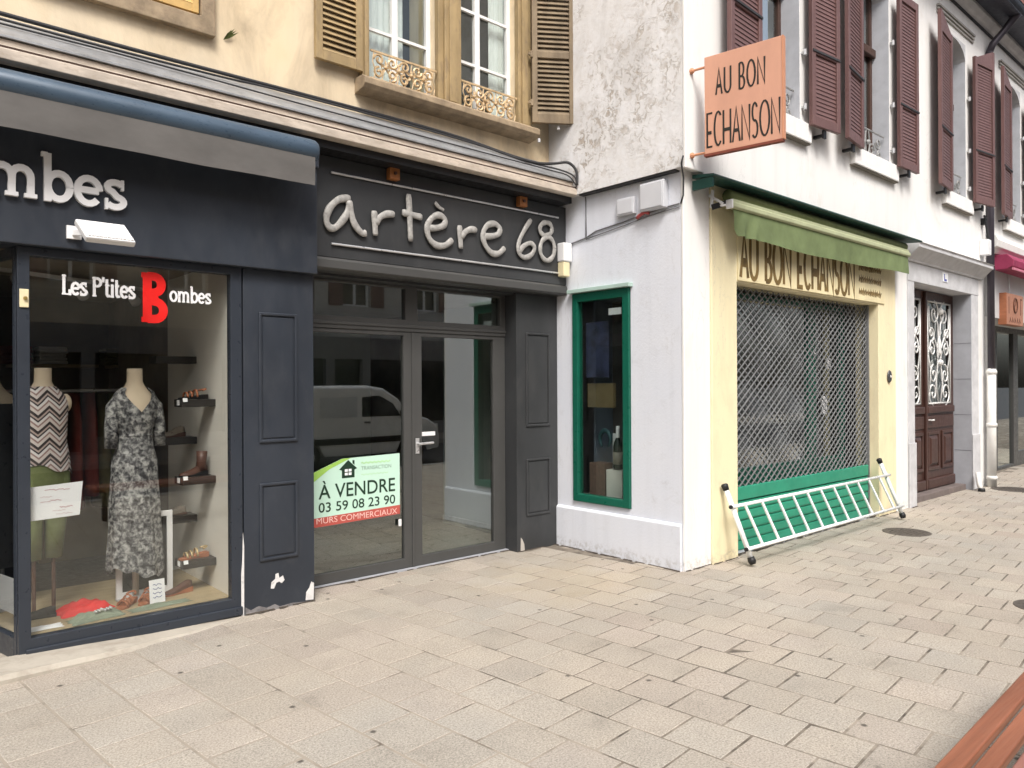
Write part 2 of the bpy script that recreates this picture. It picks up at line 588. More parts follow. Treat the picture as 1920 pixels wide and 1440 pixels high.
YELLOW_WALL = plaster('stained_yellow_render', (.75, .60, .39), (.36, .29, .205), .40, .68, 3.2, (1, 1, .45), .45, (.78, .67, .50), reg=.3)
def peeling_mat():
    mt, nt, bs = newmat('peeling_white_render')
    v = coords(nt)
    reg = noise(nt, coords(nt, (1, 1, .8)), 1.15, 3, .6, .4)
    reg = ramp(nt, reg, [(.46, 0.0), (.62, 1.0)])
    sp1 = noise(nt, v, 15, 12, .72, .9)
    sp2 = noise(nt, v, 4.5, 8, .7, .6)
    m1 = ramp(nt, sp1, [(.50, 0.0), (.55, 1.0)])
    m2 = ramp(nt, sp2, [(.42, .15), (.6, 1.0)])
    f = math_(nt, 'MULTIPLY', math_(nt, 'MULTIPLY', m1, m2), math_(nt, 'MAXIMUM', reg, .10))
    basec = mix(nt, ramp(nt, sp2, [(.35, 0.0), (.7, 1.0)]), (.80, .80, .81), (.70, .685, .665))
    broad = ramp(nt, noise(nt, coords(nt, (1, 1, .5)), 2.0, 8, .65, .8), [(.46, 0.0), (.7, .75)])
    basec = mix(nt, broad, basec, (.53, .515, .50))
    dk = mix(nt, noise(nt, v, 30, 3), (.34, .285, .235), (.56, .50, .44))
    nt.links.new(mix(nt, f, basec, dk), bs.inputs['Base Color'])
    bs.inputs['Roughness'].default_value = .9
    bs.inputs['Specular IOR Level'].default_value = .2
    h = mix(nt, .35, mix(nt, f, (1, 1, 1), (.1, .1, .1)), noise(nt, v, 28, 6))
    bump(nt, bs, h, .7, .012)
    return mt
OLD_WHITE = peeling_mat()
CREAM_WALL = plaster('cream_shop_paint', (.82, .73, .48), (.60, .47, .30), .5, .8, 3, (1, 1, .4), .2, (.82, .74, .50), reg=.25, chips=True)
WHITE_WALL = plaster('white_rendered_wall', (.80, .79, .765), (.62, .57, .48), .56, .8, 3, (1, 1, .5), .2, (.83, .82, .80), chips=True)
ROUGH_WHITE = plaster('rough_bluish_white_render', (.69, .715, .775), (.52, .52, .54), .55, .8, 4, (1, 1, 1), .6, (.72, .735, .775), chips=True)

def chevron_mat():
    mt, nt, bs = newmat('chevron_knit')
    sp = nd(nt, 'SeparateXYZ')
    nt.links.new(coords(nt), sp.inputs[0])
    zig = math_(nt, 'MULTIPLY', math_(nt, 'PINGPONG', math_(nt, 'MULTIPLY', sp.outputs['X'], 1.0), .065), 1.0)
    t = math_(nt, 'ADD', math_(nt, 'MULTIPLY', sp.outputs['Z'], 1.0), math_(nt, 'MULTIPLY', zig, 1.0))
    fr = math_(nt, 'FRACT', math_(nt, 'MULTIPLY', t, 9.5))
    c = ramp(nt, fr, [(0, (.04, .03, .03)), (.2, (.7, .62, .58)), (.42, (.34, .22, .2)), (.55, (.75, .72, .7)), (.74, (.05, .04, .045)), (.86, (.5, .4, .36))], 'CONSTANT')
    nt.links.new(c, bs.inputs['Base Color'])
    bs.inputs['Roughness'].default_value = .85
    return mt

def blotch_mat():
    mt, nt, bs = newmat('grey_floral_print')
    v = coords(nt)
    n1 = noise(nt, v, 30, 4, .6, .35)
    c = ramp(nt, n1, [(.36, (.02, .02, .022)), (.45, (.09, .09, .095)), (.53, (.22, .22, .215)), (.62, (.42, .42, .4))])
    nt.links.new(c, bs.inputs['Base Color'])
    bs.inputs['Roughness'].default_value = .8
    return mt
CHEVRON, BLOTCH = chevron_mat(), blotch_mat()
OLIVE = M('olive_cotton', (.16, .19, .075), .85, var=.2, scale=10)
BLACK_CLOTH = M('black_cloth', (.012, .012, .013), .9, var=.2)
RED_CLOTH = M('red_cloth', (.66, .03, .03), .8, var=.15, scale=12, bmp=.3, bscale=30)
RUST_CLOTH = M('rust_red_cloth', (.22, .045, .035), .85, var=.2)
KHAKI_CLOTH = M('khaki_cloth', (.13, .12, .06), .85, var=.2)
SAGE = M('sage_green_canvas', (.22, .26, .19), .8, var=.15, scale=10)
SHELF = M('black_shelf', (.03, .027, .025), .4, var=.15)
LEATHER = M('tan_leather', (.36, .13, .06), .5, var=.2)
LEATHER_D = M('dark_brown_leather', (.10, .045, .03), .45, var=.2)
PEWTER = M('pewter_leather', (.28, .24, .2), .35, .3, var=.2)
BOTTLE = M('dark_green_bottle_glass', (.008, .018, .01), .08, var=.1, bmp=0)
BOTTLE_LABEL = M('cream_bottle_label', (.7, .66, .52), .6, var=.05, bmp=0)
POSTER = M('dark_blue_poster_print', (.03, .035, .075), .5, var=.6, scale=9, bmp=0)
CRATE = M('wine_crate_wood', (.12, .07, .05), .7, var=.25, scale=6, stretch=(1, 6, 6))
BLUEGREY = M('blue_grey_panel', (.17, .21, .27), .6, var=.15)
TEAL_DARK = M('dark_teal_metal', (.02, .06, .07), .4, .2, var=.2)
LEAF = M('weed_leaf', (.10, .12, .03), .7, var=.3)
# ================================================================== ground
def paver_mat(joint=False):
    mt, nt, bs = newmat('sandy_joint' if joint else 'aggregate_concrete_paver')
    v = coords(nt) if joint else None
    ge = nd(nt, 'NewGeometry')
    wp = ge.outputs['Position']
    sp = nd(nt, 'SeparateXYZ')
    nt.links.new(wp, sp.inputs[0])
    grain = noise(nt, wp, 95, 4, .75)
    grain2 = noise(nt, wp, 420, 2, .6)
    big = noise(nt, wp, .55, 5, .6, .3)
    mid = noise(nt, wp, 2.3, 5, .65)
    warm, pink, grey = (.39, .345, .285), (.38, .327, .283), (.365, .34, .298)
    if joint:
        dk = mix(nt, ramp(nt, noise(nt, wp, 9, 4), [(.35, 0.0), (.6, 1.0)]), (.075, .062, .05), (.20, .17, .135))
        # sand fills the joints in front of the two left shops
        left = nd(nt, 'MapRange')
        left.inputs[1].default_value, left.inputs[2].default_value = 1.6, 3.6
        mixed = math_(nt, 'ADD', sp.outputs['X'], math_(nt, 'MULTIPLY', math_(nt, 'SUBTRACT', 3.2, sp.outputs['Y']), .75))
        nt.links.new(mixed, left.inputs[0])
        patch = noise(nt, wp, 4.2, 3, .6)
        f = math_(nt, 'ADD', math_(nt, 'MULTIPLY', left.outputs[0], .74), math_(nt, 'ADD', math_(nt, 'MULTIPLY', math_(nt, 'SUBTRACT', patch, .5), 3.4), math_(nt, 'MULTIPLY', math_(nt, 'SUBTRACT', big, .5), 1.2)))
        c = mix(nt, ramp(nt, f, [(.25, 0.0), (.75, 1.0)]), (.31, .272, .222), dk)
        nt.links.new(c, bs.inputs['Base Color'])
        bs.inputs['Roughness'].default_value = .95
        return mt
    at = nd(nt, 'Attribute', attribute_name='tint')
    oi = nd(nt, 'ObjectInfo')
    rnd = math_(nt, 'FRACT', math_(nt, 'ADD', at.outputs['Fac'], oi.outputs['Random']))
    c = ramp(nt, rnd, [(0, grey), (.3, warm), (.55, pink), (.8, warm), (.97, grey), (1.0, (.34, .255, .215))])
    c = mix(nt, .62, c, ramp(nt, big, [(.35, grey), (.55, warm), (.7, pink)]))
    c = mix(nt, .85, c, ramp(nt, mid, [(.22, .66), (.42, .95), (.6, 1.02), (.8, 1.15)]), 'MULTIPLY')
    c = mix(nt, .9, c, ramp(nt, grain, [(.3, .45), (.5, 1.0), (.72, 1.42)]), 'MULTIPLY')
    c = mix(nt, .6, c, ramp(nt, grain2, [(.35, .62), (.65, 1.3)]), 'MULTIPLY')
    # yellowish run-off stain at the foot of the corner
    dx = math_(nt, 'SUBTRACT', sp.outputs['X'], 4.55)
    dy = math_(nt, 'SUBTRACT', sp.outputs['Y'], 4.35)
    rr = math_(nt, 'SQRT', math_(nt, 'ADD', math_(nt, 'MULTIPLY', dx, dx), math_(nt, 'MULTIPLY', dy, dy)))
    rr = math_(nt, 'ADD', rr, math_(nt, 'MULTIPLY', math_(nt, 'SUBTRACT', mid, .5), 1.6))
    c = mix(nt, ramp(nt, rr, [(.25, .32), (.95, 0.0)]), c, (.45, .36, .23))
    # chewing gum and dirt spots
    vo = nd(nt, 'TexVoronoi', voronoi_dimensions='2D')
    vo.inputs['Scale'].default_value = 1.7
    nt.links.new(wp, vo.inputs['Vector'])
    keep = ramp(nt, noise(nt, wp, .9, 2), [(.47, 0.0), (.5, 1.0)])
    c = mix(nt, math_(nt, 'MULTIPLY', keep, ramp(nt, vo.outputs['Distance'], [(.016, .85), (.034, 0.0)])), c, (.055, .047, .04))
    c = mix(nt, 1.0, c, ramp(nt, math_(nt, 'FRACT', math_(nt, 'MULTIPLY', rnd, 7.31)), [(0, .92), (1, 1.05)]), 'MULTIPLY')
    nt.links.new(c, bs.inputs['Base Color'])
    bs.inputs['Roughness'].default_value = .85
    bs.inputs['Specular IOR Level'].default_value = .3
    bump(nt, bs, mix(nt, .5, grain, grain2), .35, .003)
    return mt
PAVER, JOINT = paver_mat(), paver_mat(True)

struct(MB().add([(-300, -300, -.30), (300, -300, -.30), (300, 300, -.30), (-300, 300, -.30)], [(0, 1, 2, 3)]).build('ground', ROAD))
struct(bx(-40, 60, -7.6, -1.62, -.25, -.15).build('road', ROAD))
pavement = struct(bx(-12, 45, -1.45, 9.0, -.2, -.0022).build('pavement', JOINT))
struct(bx(-40, 60, -12, -7.78, -.25, -.012).build('opposite_pavement', M('opposite_paving', (.3, .27, .23), .85, var=.2)))
kerb_root = struct(bx(-12, 45, -1.62, -1.46, -.25, -.07).build('kerb', JOINT))
kme = None
for k in range(40):
    if kme is None:
        o = bx(0, .985, -1.62, -1.46, -.2, -.002).build('kerbstone', KERB, kerb_root, bevel=.012)
        kme = o.data
    else:
        o = link('kerbstone', kme, None, kerb_root, bevel=.012)
    o.location = (-12 + k * 1.0, 0, 0)
struct(bx(-40, 60, -7.78, -7.6, -.25, -.01).build('opposite_kerb', KERB))

# individual square pavers laid in staggered rows, turned a little against the facades
PS, GAP, PA = .306, .008, R(5.4)
pu, pv = Vector((math.cos(PA), math.sin(PA))), Vector((-math.sin(PA), math.cos(PA)))
def paver_geo(seed, h=.0):
    rd = random.Random(seed)
    hs_ = PS / 2 - GAP / 2
    cs = [(sx * (hs_ - rd.random() * .0025), sy * (hs_ - rd.random() * .0025)) for sx, sy in ((-1, -1), (1, -1), (1, 1), (-1, 1))]
    tl = [rd.uniform(-.0012, .0012) for _ in range(4)]
    rings = [[(x, y, -.03) for x, y in cs], [(x, y, -.003 + t) for (x, y), t in zip(cs, tl)], [(x * (1 - .004 / hs_), y * (1 - .004 / hs_), t) for (x, y), t in zip(cs, tl)]]
    return rings
pav_meshes = []
for k in range(8):
    mb = MB().loft(paver_geo(k))
    me = bpy.data.meshes.new('paver')
    me.from_pydata(mb.v, [], mb.f)
    me.materials.append(PAVER)
    pav_meshes.append(me)
cells = []
base = Vector((3.10, 2.64))
for i in range(-20, 60):
    off = .5 * (i % 2)
    for j in range(-20, 24):
        c = base + pu * (i + .5) * PS + pv * (j + .5 + off) * PS
        x, y = c
        if y < -1.3 or x < -3.5 or x > 26:
            continue
        if x < 5.42 and y > 5.72 or x >= 5.42 and y > 4.30:
            continue
        d = Vector((x, y, -1.65))
        z = d.dot(F1)
        sx_ = abs(d.dot(R2) / max(z, .1)) * 1402.96
        vis = z > .5 and sx_ < 985 and -1402.96 * d.dot(U2) / max(z, .1) < 800
        if x < 2.62 and y > 5.28:
            vis = False
        cells.append((0 if vis else 1, d.length, x, y))
cells.sort()
rp = random.Random(3)
field = MB()
tints = []
for n, (nv, dist, x, y) in enumerate(cells):
    dz = rp.uniform(-.0012, .0012)
    if n < 300 and nv == 0:
        o = bpy.data.objects.new('paver', pav_meshes[n % 8])
        COL.objects.link(o)
        o.parent = pavement
        o.location = (x, y, dz)
        o.rotation_euler = (0, 0, PA + (n % 4) * math.pi / 2)
    else:
        t = rp.random()
        b = len(field.v)
        f0 = len(field.f)
        rings = [[(x + p[0] * pu.x + p[1] * pv.x, y + p[0] * pu.y + p[1] * pv.y, p[2] + dz) for p in r_] for r_ in paver_geo(n)]
        field.loft(rings)
        tints += [t] * (len(field.f) - f0)
fo = field.build('paver_field', PAVER, pavement, kind='stuff', fixn=False)
at = fo.data.attributes.new('tint', 'FLOAT', 'FACE')
at.data.foreach_set('value', tints)

# ================================================================== yellow house (left)
yh = thing('yellow_house', (0, 5.5, 0), 'old house with stained yellow render above the two dark shopfronts', 'house')
WALL_HOLES = [(.95, 1.90, 4.30, 6.3), (3.27, 3.98, 4.22, 6.3), (4.24, 4.95, 4.22, 6.3)]
MB().wall(-9, 5.62, 3.55, 9.5, 5.5, 5.9, WALL_HOLES).build('wall', YELLOW_WALL, yh)
bx(-9, 5.62, 5.9, 12, 9.3, 9.5).build('roof_slab', ROOF_TILE, yh)
# string course over the shops: cream fascia, fillet, sloping zinc
cor = MB()
prof = [(5.5, 3.515), (5.12, 3.515), (5.10, 3.525), (5.10, 3.585), (5.125, 3.60), (5.125, 3.612), (5.155, 3.62), (5.155, 3.66), (5.5, 3.66)]
cor.loft([[(x, y, z) for y, z in prof] for x in (-9, 5.415)])
cor.build('cornice', CREAM_TRIM, yh, bevel=.004)
bx(-9, 5.412, 5.17, 5.5, 3.455, 3.5148).build('cornice_soffit_shade', BLACK, yh)  # black slab gives the deep shade under the cornice as colour
bx(-9, 5.4135, 5.108, 5.1245, 3.5862, 3.603).build('groove_shade_strip', M('dark_brown_shade', (.06, .035, .025), .9), yh)  # dark strip paints the groove shadow between fascia and fillet
z_ = MB().loft([[(x, y, z) for y, z in ((5.138, 3.664), (5.138, 3.676), (5.30, 3.80), (5.47, 3.90), (5.498, 3.92), (5.498, 3.664))] for x in (-9, 5.413)])
z_.build('zinc_flashing', ZINC, yh)
# left window with closed louvred shutter (only its lower right corner shows)
lw = MB().wall(.83, 2.0, 4.17, 6.35, 5.44, 5.5, [(.95, 1.90, 4.29, 6.3)]).build('window_surround', OCHRE_SILL, yh, bevel=.006)
bx(.96, 1.89, 5.60, 5.62, 4.30, 6.3).build('pane', GLASS_DARK, lw)
def louvred_shutter(parent, x0, x1, z0, z1, y0, y1, mat, pitch, stile=.055, rail=.09, mids=(), back=None, slat_parts=True, slatmat=None, rz=0.0, pivot=None, slope=0.0, sa=58):
    """a shutter frame with real angled slats; rz turns it about pivot (x, y)"""
    def T(p):
        if not rz:
            return p
        dx, dy = p[0] - pivot[0], p[1] - pivot[1]
        c, s = math.cos(rz), math.sin(rz)
        return (pivot[0] + dx * c - dy * s, pivot[1] + dx * s + dy * c, p[2])
    fr = MB()
    ym = (y0 + y1) / 2
    zt0 = z1 + (slope if slope > 0 else 0)
    zt1 = z1 - (slope if slope < 0 else 0)
    fr.box(x0, x0 + stile, y0, y1, z0, zt0).box(x1 - stile, x1, y0, y1, z0, zt1)
    fr.box(x0 + stile, x1 - stile, y0 + .002, y1 - .002, z0, z0 + rail).box(x0 + stile, x1 - stile, y0 + .002, y1 - .002, z1 - rail, z1)
    if slope:
        a, b = (x0 + stile, x1 - stile)
        fr.prism([(a, z1 - .002), (b, z1 - .002), (b, zt1 if slope < 0 else z1), (a, zt0 if slope > 0 else z1)], (0, y0 + .003, 0), (1, 0, 0), (0, 0, 1), (0, 1, 0), y1 - y0 - .006)
    zz = [z0 + rail] + [q for mz in mids for q in (mz - .03, mz + .03)] + [z1 - rail]
    for mz in mids:
        fr.box(x0 + stile, x1 - stile, y0 + .002, y1 - .002, mz - .03, mz + .03)
    fr.v = [T(p) for p in fr.v]
    sh = fr.build('shutter', mat, parent, bevel=.003, seg=1)
    th = (y1 - y0)
    allb = MB()
    for k in range(0, len(zz), 2):
        n = max(1, int(round((zz[k + 1] - zz[k]) / pitch)))
        st = (zz[k + 1] - zz[k]) / n
        for q in range(n):
            zc = zz[k] + st * (q + .5)
            mb = MB().obox(((x0 + x1) / 2, ym, zc), (1, 0, 0), (0, math.cos(R(sa)), math.sin(R(sa))), (0, -math.sin(R(sa)), math.cos(R(sa))), (x1 - x0) / 2 - stile + .004, max(th * .5, st * .62), .0028)
            mb.v = [T(p) for p in mb.v]
            if slat_parts:
                mb.build('slat', slatmat or mat, sh, fixn=False)
            else:
                allb.add(mb.v, mb.f)
    if not slat_parts:
        allb.build('louvres', slatmat or mat, sh, kind='stuff', fixn=False)
    return sh
louvred_shutter(yh, .96, 1.89, 4.31, 6.29, 5.46, 5.50, M('yellow_ochre_shutter_paint', (.58, .38, .14), .6, var=.15, scale=6, grime=.3, grime_col=(.3, .2, .1)), .055, stile=.045, rail=.06)
# double window with wooden surround
sur = MB().wall(3.20, 5.12, 4.19, 6.36, 5.44, 5.4985, [(3.27, 3.98, 4.20, 6.3), (4.24, 4.95, 4.20, 6.3)])
sur = sur.build('window_surround', OCHRE, yh, bevel=.006)
MB().box(4.03, 4.19, 5.405, 5.4385, 4.205, 6.36).box(4.07, 4.15, 5.385, 5.404, 4.205, 6.36).build('mullion_column', OCHRE, sur, bevel=.008)
bx(3.215, 3.25, 5.415, 5.4385, 4.205, 6.36).build('surround_bead', OCHRE, sur, bevel=.005)
bx(4.985, 5.06, 5.415, 5.4385, 4.205, 6.36).build('surround_bead', OCHRE, sur, bevel=.005)
sl = MB().loft([[(x, y, z) for y, z in ((5.497, 4.07), (5.36, 4.09), (5.33, 4.12), (5.33, 4.17), (5.37, 4.195), (5.497, 4.203))] for x in (3.16, 5.14)])
sl.build('sill', OCHRE_SILL, yh, bevel=.006)
CURT = M('sky_white_curtain', (.86, .86, .84), .9, var=.04, scale=20)  # curtain kept bright white to read as sky reflected in the panes
def casement(x0, x1, z0, z1, y, bars, split, curt):
    fr = MB().wall(x0, x1, z0, z1, y, y + .05, [(x0 + .045, split - .03, z0 + .06, z1 - .05), (split + .03, x1 - .045, z0 + .06, z1 - .05)])
    w = fr.build('window', WHITE_WOOD, yh, bevel=.005)
    for bz in bars:
        bx(x0 + .045, split - .03, y + .006, y + .034, bz - .013, bz + .013).build('glazing_bar', WHITE_WOOD, w)
        bx(split + .03, x1 - .045, y + .006, y + .034, bz - .013, bz + .013).build('glazing_bar', WHITE_WOOD, w)
    zs = [z0 + .06] + [b for b in bars if b < z1 - .05] + [z1 - .05]
    for a, b in ((x0 + .045, split - .03), (split + .03, x1 - .045)):
        for k in range(len(zs) - 1):
            bx(a, b, y + .037, y + .042, zs[k] + .0135 * (k > 0), zs[k + 1] - .0135 * (k < len(zs) - 2)).build('pane', GLASS_DARK, w)
    for a, b in curt:
        n = 26
        rows = [[(a + (b - a) * k / n, y + .09 + .018 * math.sin(k * 1.7) * (1 if q else .6), zq) for k in range(n + 1)] for q, zq in enumerate((z0 + .04, z1))]
        MB().loft(rows, cap=False, closed=False).build('curtain', CURT, w, smooth=True)
casement(3.27, 3.98, 4.205, 6.3, 5.56, (4.70, 5.2, 5.7), 3.60, [(3.28, 3.74)])
casement(4.24, 4.95, 4.205, 6.3, 5.56, (4.70, 5.2, 5.7), 4.53, [(4.74, 4.94)])
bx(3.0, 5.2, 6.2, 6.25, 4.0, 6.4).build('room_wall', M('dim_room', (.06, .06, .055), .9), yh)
# cast-iron guards: real scrolls and leaves
def guard(x0, x1, z0, z1, y):
    g = MB()
    g.box(x0, x1, y, y + .014, z1 - .016, z1).box(x0, x1, y, y + .014, z0, z0 + .012)
    w, h = x1 - x0, z1 - z0
    def P(p, dy=0):
        return (x0 + p[0] * w, y + .007 + dy, z0 + p[1] * h)
    asp = w / h
    k = 0
    for cx in (.12, .31, .5, .69, .88):
        for cz in (.28, .72):
            k += 1
            sgn = 1 if (k % 2) else -1
            pts = [P((cx + (q[0]) / asp * 1.0, cz + q[1])) for q in spiral(0, 0, .20, .05, 90 * k, 90 * k + sgn * 430, 14)]
            g.tube(pts, .011, 5)
    for cx in (.215, .405, .595, .785):
        for a in range(0, 360, 72):
            t = R(a + 18)
            c = Vector(P((cx, .5)))
            d = Vector((math.cos(t), 0, math.sin(t)))
            n_ = Vector((-d.z, 0, d.x))
            L = h * .27
            g.add([c, c + d * L * .5 + n_ * L * .24 + Vector((0, -.008, 0)), c + d * L, c + d * L * .5 - n_ * L * .24 + Vector((0, -.008, 0))], [(0, 1, 2, 3)])
            g.tube([c, c + d * L], .005, 4)
        g.sphere(P((cx, .5), -.006), .018, 8, 5)
    for q in range(9):
        cx = .05 + q * .1125
        g.tube([P((cx, .02)), P((cx + .02, .3)), P((cx - .02, .6)), P((cx, .98))], .006, 4)
    return g
guard(3.29, 3.97, 4.225, 4.47, 5.45).build('iron_guard', IRON_GOLD, yh)
guard(4.25, 4.94, 4.215, 4.47, 5.45).build('iron_guard', IRON_GOLD, yh)
louvred_shutter(yh, 2.78, 3.20, 4.245, 6.3, 5.425, 5.465, OCHRE, .046, stile=.06, rail=.08, mids=(5.25,), slatmat=OCHRE)
louvred_shutter(yh, 5.10, 5.53, 4.245, 6.3, 5.385, 5.43, OCHRE_OLD, .046, stile=.055, rail=.09, mids=(4.92, 5.6), slatmat=OCHRE_OLD, rz=R(-34), pivot=(5.08, 5.42))
for zz in (4.44, 4.92):
    MB().cyl((5.075, 5.385, zz - .03), (5.075, 5.385, zz + .03), .016, n=8).box(5.04, 5.11, 5.38, 5.40, zz - .012, zz + .012).build('hinge', OCHRE_SILL, yh)
MB().cyl((5.33, 5.27, 4.20), (5.33, 5.27, 4.235), .018, .012, n=8).build('shutter_catch', STONE, yh)
MB().cyl((5.10, 5.31, 4.035), (5.10, 5.31, 4.07), .014, n=8).build('shutter_catch', STONE, yh)

# weed in a crack of the yellow wall
wd = MB()
for k in range(9):
    a = R(random.uniform(35, 75))
    L = random.uniform(.04, .15)
    p = Vector((2.075, 5.495, 4.19))
    q = p + Vector((math.cos(a) * L, -random.uniform(.01, .05), math.sin(a) * L))
    s_ = Vector((.006, 0, -.006))
    wd.add([p, p.lerp(q, .5) + s_, q, p.lerp(q, .5) - s_ + Vector((0, -.006, 0))], [(0, 1, 2, 3)])
tag(wd.build('weed', LEAF, fixn=False), 'small dry weed sprouting from the yellow wall right of the ochre window', 'weed')

# cables along the zinc ledge, with the loop at the corner
def cable(pts, r, label):
    P = [Vector(p) for p in pts]
    out = []
    for i in range(len(P) - 1):
        p0, p1, p2, p3 = P[max(i - 1, 0)], P[i], P[i + 1], P[min(i + 2, len(P) - 1)]
        for k in range(6):
            t = k / 6
            out.append(.5 * ((2 * p1) + (-p0 + p2) * t + (2 * p0 - 5 * p1 + 4 * p2 - p3) * t * t + (-p0 + 3 * p1 - 3 * p2 + p3) * t ** 3))
    out.append(P[-1])
    return tag(MB().tube(out, r, 6).build('cable', BLACK_CABLE, smooth=True), label, 'cable', 'cables on the ledge')
cable([(-4, 5.45, 3.93), (0, 5.45, 3.925), (1.4, 5.46, 3.925), (2.6, 5.45, 3.93), (3.5, 5.45, 3.935), (4.2, 5.42, 3.915), (4.7, 5.33, 3.84), (5.0, 5.25, 3.80), (5.2, 5.20, 3.82), (5.33, 5.14, 3.84), (5.395, 5.09, 3.76), (5.40, 5.085, 3.62)], .014, 'thick black cable lying highest on the zinc ledge, against the yellow wall')
cable([(-4, 5.33, 3.84), (.3, 5.33, 3.84), (1.2, 5.30, 3.825), (2.0, 5.36, 3.86), (2.4, 5.40, 3.89), (3.4, 5.41, 3.90), (4.3, 5.36, 3.87), (4.9, 5.28, 3.80), (5.25, 5.17, 3.76), (5.38, 5.10, 3.70), (5.395, 5.09, 3.6)], .008, 'thin black cable wandering across the middle of the zinc ledge')
cable([(-4, 5.25, 3.78), (.3, 5.25, 3.78), (1.4, 5.25, 3.785), (2.5, 5.22, 3.76), (3.6, 5.22, 3.755), (4.6, 5.20, 3.745), (5.1, 5.14, 3.72), (5.3, 5.11, 3.70), (5.38, 5.085, 3.62)], .006, 'thin cable nearest the street edge of the zinc ledge')
# ================================================================== clothes shop (navy front)
X_, Z_, Y_ = Vector((1, 0, 0)), Vector((0, 0, 1)), Vector((0, 1, 0))
sf = thing('clothes_shop_front', (1.7, 5.3, 0), 'navy painted clothes shopfront with big display window and panelled pilaster', 'shopfront')
bx(-5, 2.685, 5.235, 5.499, 2.50, 3.45).build('fascia', NAVY, sf, bevel=.006)
bx(-5, 2.690, 5.205, 5.2348, 3.30, 3.44).build('fascia_moulding', NAVY, sf, bevel=.01)
pil = bx(2.135, 2.68, 5.30, 5.62, -.02, 2.499).build('pilaster', NAVY, sf, bevel=.004)
def panel_mould(parent, x0, x1, z0, z1, y, mat, t=.022, d=.014):
    poly = MB().wall(x0, x1, z0, z1, y - d, y - .0005, [(x0 + t, x1 - t, z0 + t, z1 - t)])
    poly.build('panel_moulding', mat, parent, bevel=.006)
    bx(x0 + t + .012, x1 - t - .012, y - .006, y - .0006, z0 + t + .012, z1 - t - .012).build('panel', mat, parent, bevel=.004)
panel_mould(pil, 2.245, 2.545, 1.235, 2.19, 5.30, NAVY)
panel_mould(pil, 2.245, 2.545, .37, .94, 5.30, NAVY)
CHIP = plaster('chipped_white_undercoat', (.72, .71, .7), (.3, .29, .28), .5, .7, 20)
def blob(cx, cz, pts, y, name, mat, parent, d=.0015):
    MB().prism([(cx + p[0], cz + p[1]) for p in pts], (0, y, 0), X_, Z_, -Y_, d).build(name, mat, parent)
blob(2.385, .215, [(-.055, -.055), (-.03, -.06), (-.012, -.02), (.01, -.015), (.03, -.03), (.052, -.01), (.04, .025), (.012, .012), (.004, .05), (-.018, .045), (-.02, .01), (-.05, -.01)], 5.2995, 'paint_chip', CHIP, pil)
blob(2.64, .08, [(-.035, -.06), (.03, -.065), (.035, .06), (.012, .075), (-.005, .03), (-.03, .0)], 5.2995, 'paint_chip', CHIP, pil)
blob(2.30, .01, [(-.16, -.03), (.22, -.03), (.30, .0), (.2, .012), (.1, .006), (.06, .03), (0, .014), (-.06, .04), (-.12, .02), (-.16, .05)], 5.2996, 'worn_base', M('bare_grey_base', (.2, .19, .19), .9, var=.35, scale=25), pil)
blob(2.122, .30, [(-.012, -.32), (.008, -.32), (.010, .20), (.002, .30), (-.004, .1), (-.012, 0)], 5.2985, 'paint_chip', CHIP, pil, .0025)
win = MB()
win.wall(.765, 2.125, .0, 2.498, 5.302, 5.375, [(.83, 2.045, .135, 2.445)])
win = win.build('display_window', NAVY_DARK, sf, bevel=.004)
bx(.80, 2.12, 5.285, 5.3015, .012, .075).build('bottom_rail', NAVY_DARK, win, bevel=.008)
bx(.83, 2.045, 5.338, 5.344, .135, 2.445).build('pane', GLASS, win)
# splayed return of the window beside the entrance
rd_ = Vector((-.205, .98, 0)).normalized()
rn = Vector((-rd_.y, rd_.x, 0))
p0 = Vector((.79, 5.34, 0))
def rbox(mb, a0, a1, z0, z1, t):
    c = p0 + rd_ * (a0 + a1) / 2 + Z_ * (z0 + z1) / 2
    return mb.obox(c, rd_, rn, Z_, (a1 - a0) / 2, t, (z1 - z0) / 2)
rf = MB()
for a in ((.02, .06, 0, 2.5), (1.25, 1.31, 0, 2.5), (.06, 1.25, 0, .135), (.06, 1.25, 2.445, 2.5)):
    rbox(rf, *a, .025)
rf = rf.build('side_window', NAVY_DARK, sf, bevel=.003)
rbox(MB(), .06, 1.25, .135, 2.445, .003).build('pane', GLASS, rf)
bx(-5, -.2, 5.302, 5.36, 0, 2.499).build('left_window', NAVY_DARK, sf)
MB().box(-.2, .5, 6.6, 6.66, 0, 2.499).build('shop_door', NAVY_DARK, sf, bevel=.004)
room = MB()
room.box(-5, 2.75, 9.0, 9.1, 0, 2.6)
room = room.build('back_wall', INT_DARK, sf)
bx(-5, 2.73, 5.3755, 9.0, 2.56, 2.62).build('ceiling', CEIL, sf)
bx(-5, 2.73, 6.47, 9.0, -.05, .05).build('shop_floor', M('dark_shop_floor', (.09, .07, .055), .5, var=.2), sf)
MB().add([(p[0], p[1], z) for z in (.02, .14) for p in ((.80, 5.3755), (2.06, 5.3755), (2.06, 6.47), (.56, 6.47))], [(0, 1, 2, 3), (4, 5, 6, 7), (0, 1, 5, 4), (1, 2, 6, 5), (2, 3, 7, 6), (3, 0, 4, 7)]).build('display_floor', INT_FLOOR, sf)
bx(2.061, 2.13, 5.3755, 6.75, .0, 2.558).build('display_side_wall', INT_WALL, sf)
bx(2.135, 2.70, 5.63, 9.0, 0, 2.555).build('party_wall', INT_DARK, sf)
step = MB()
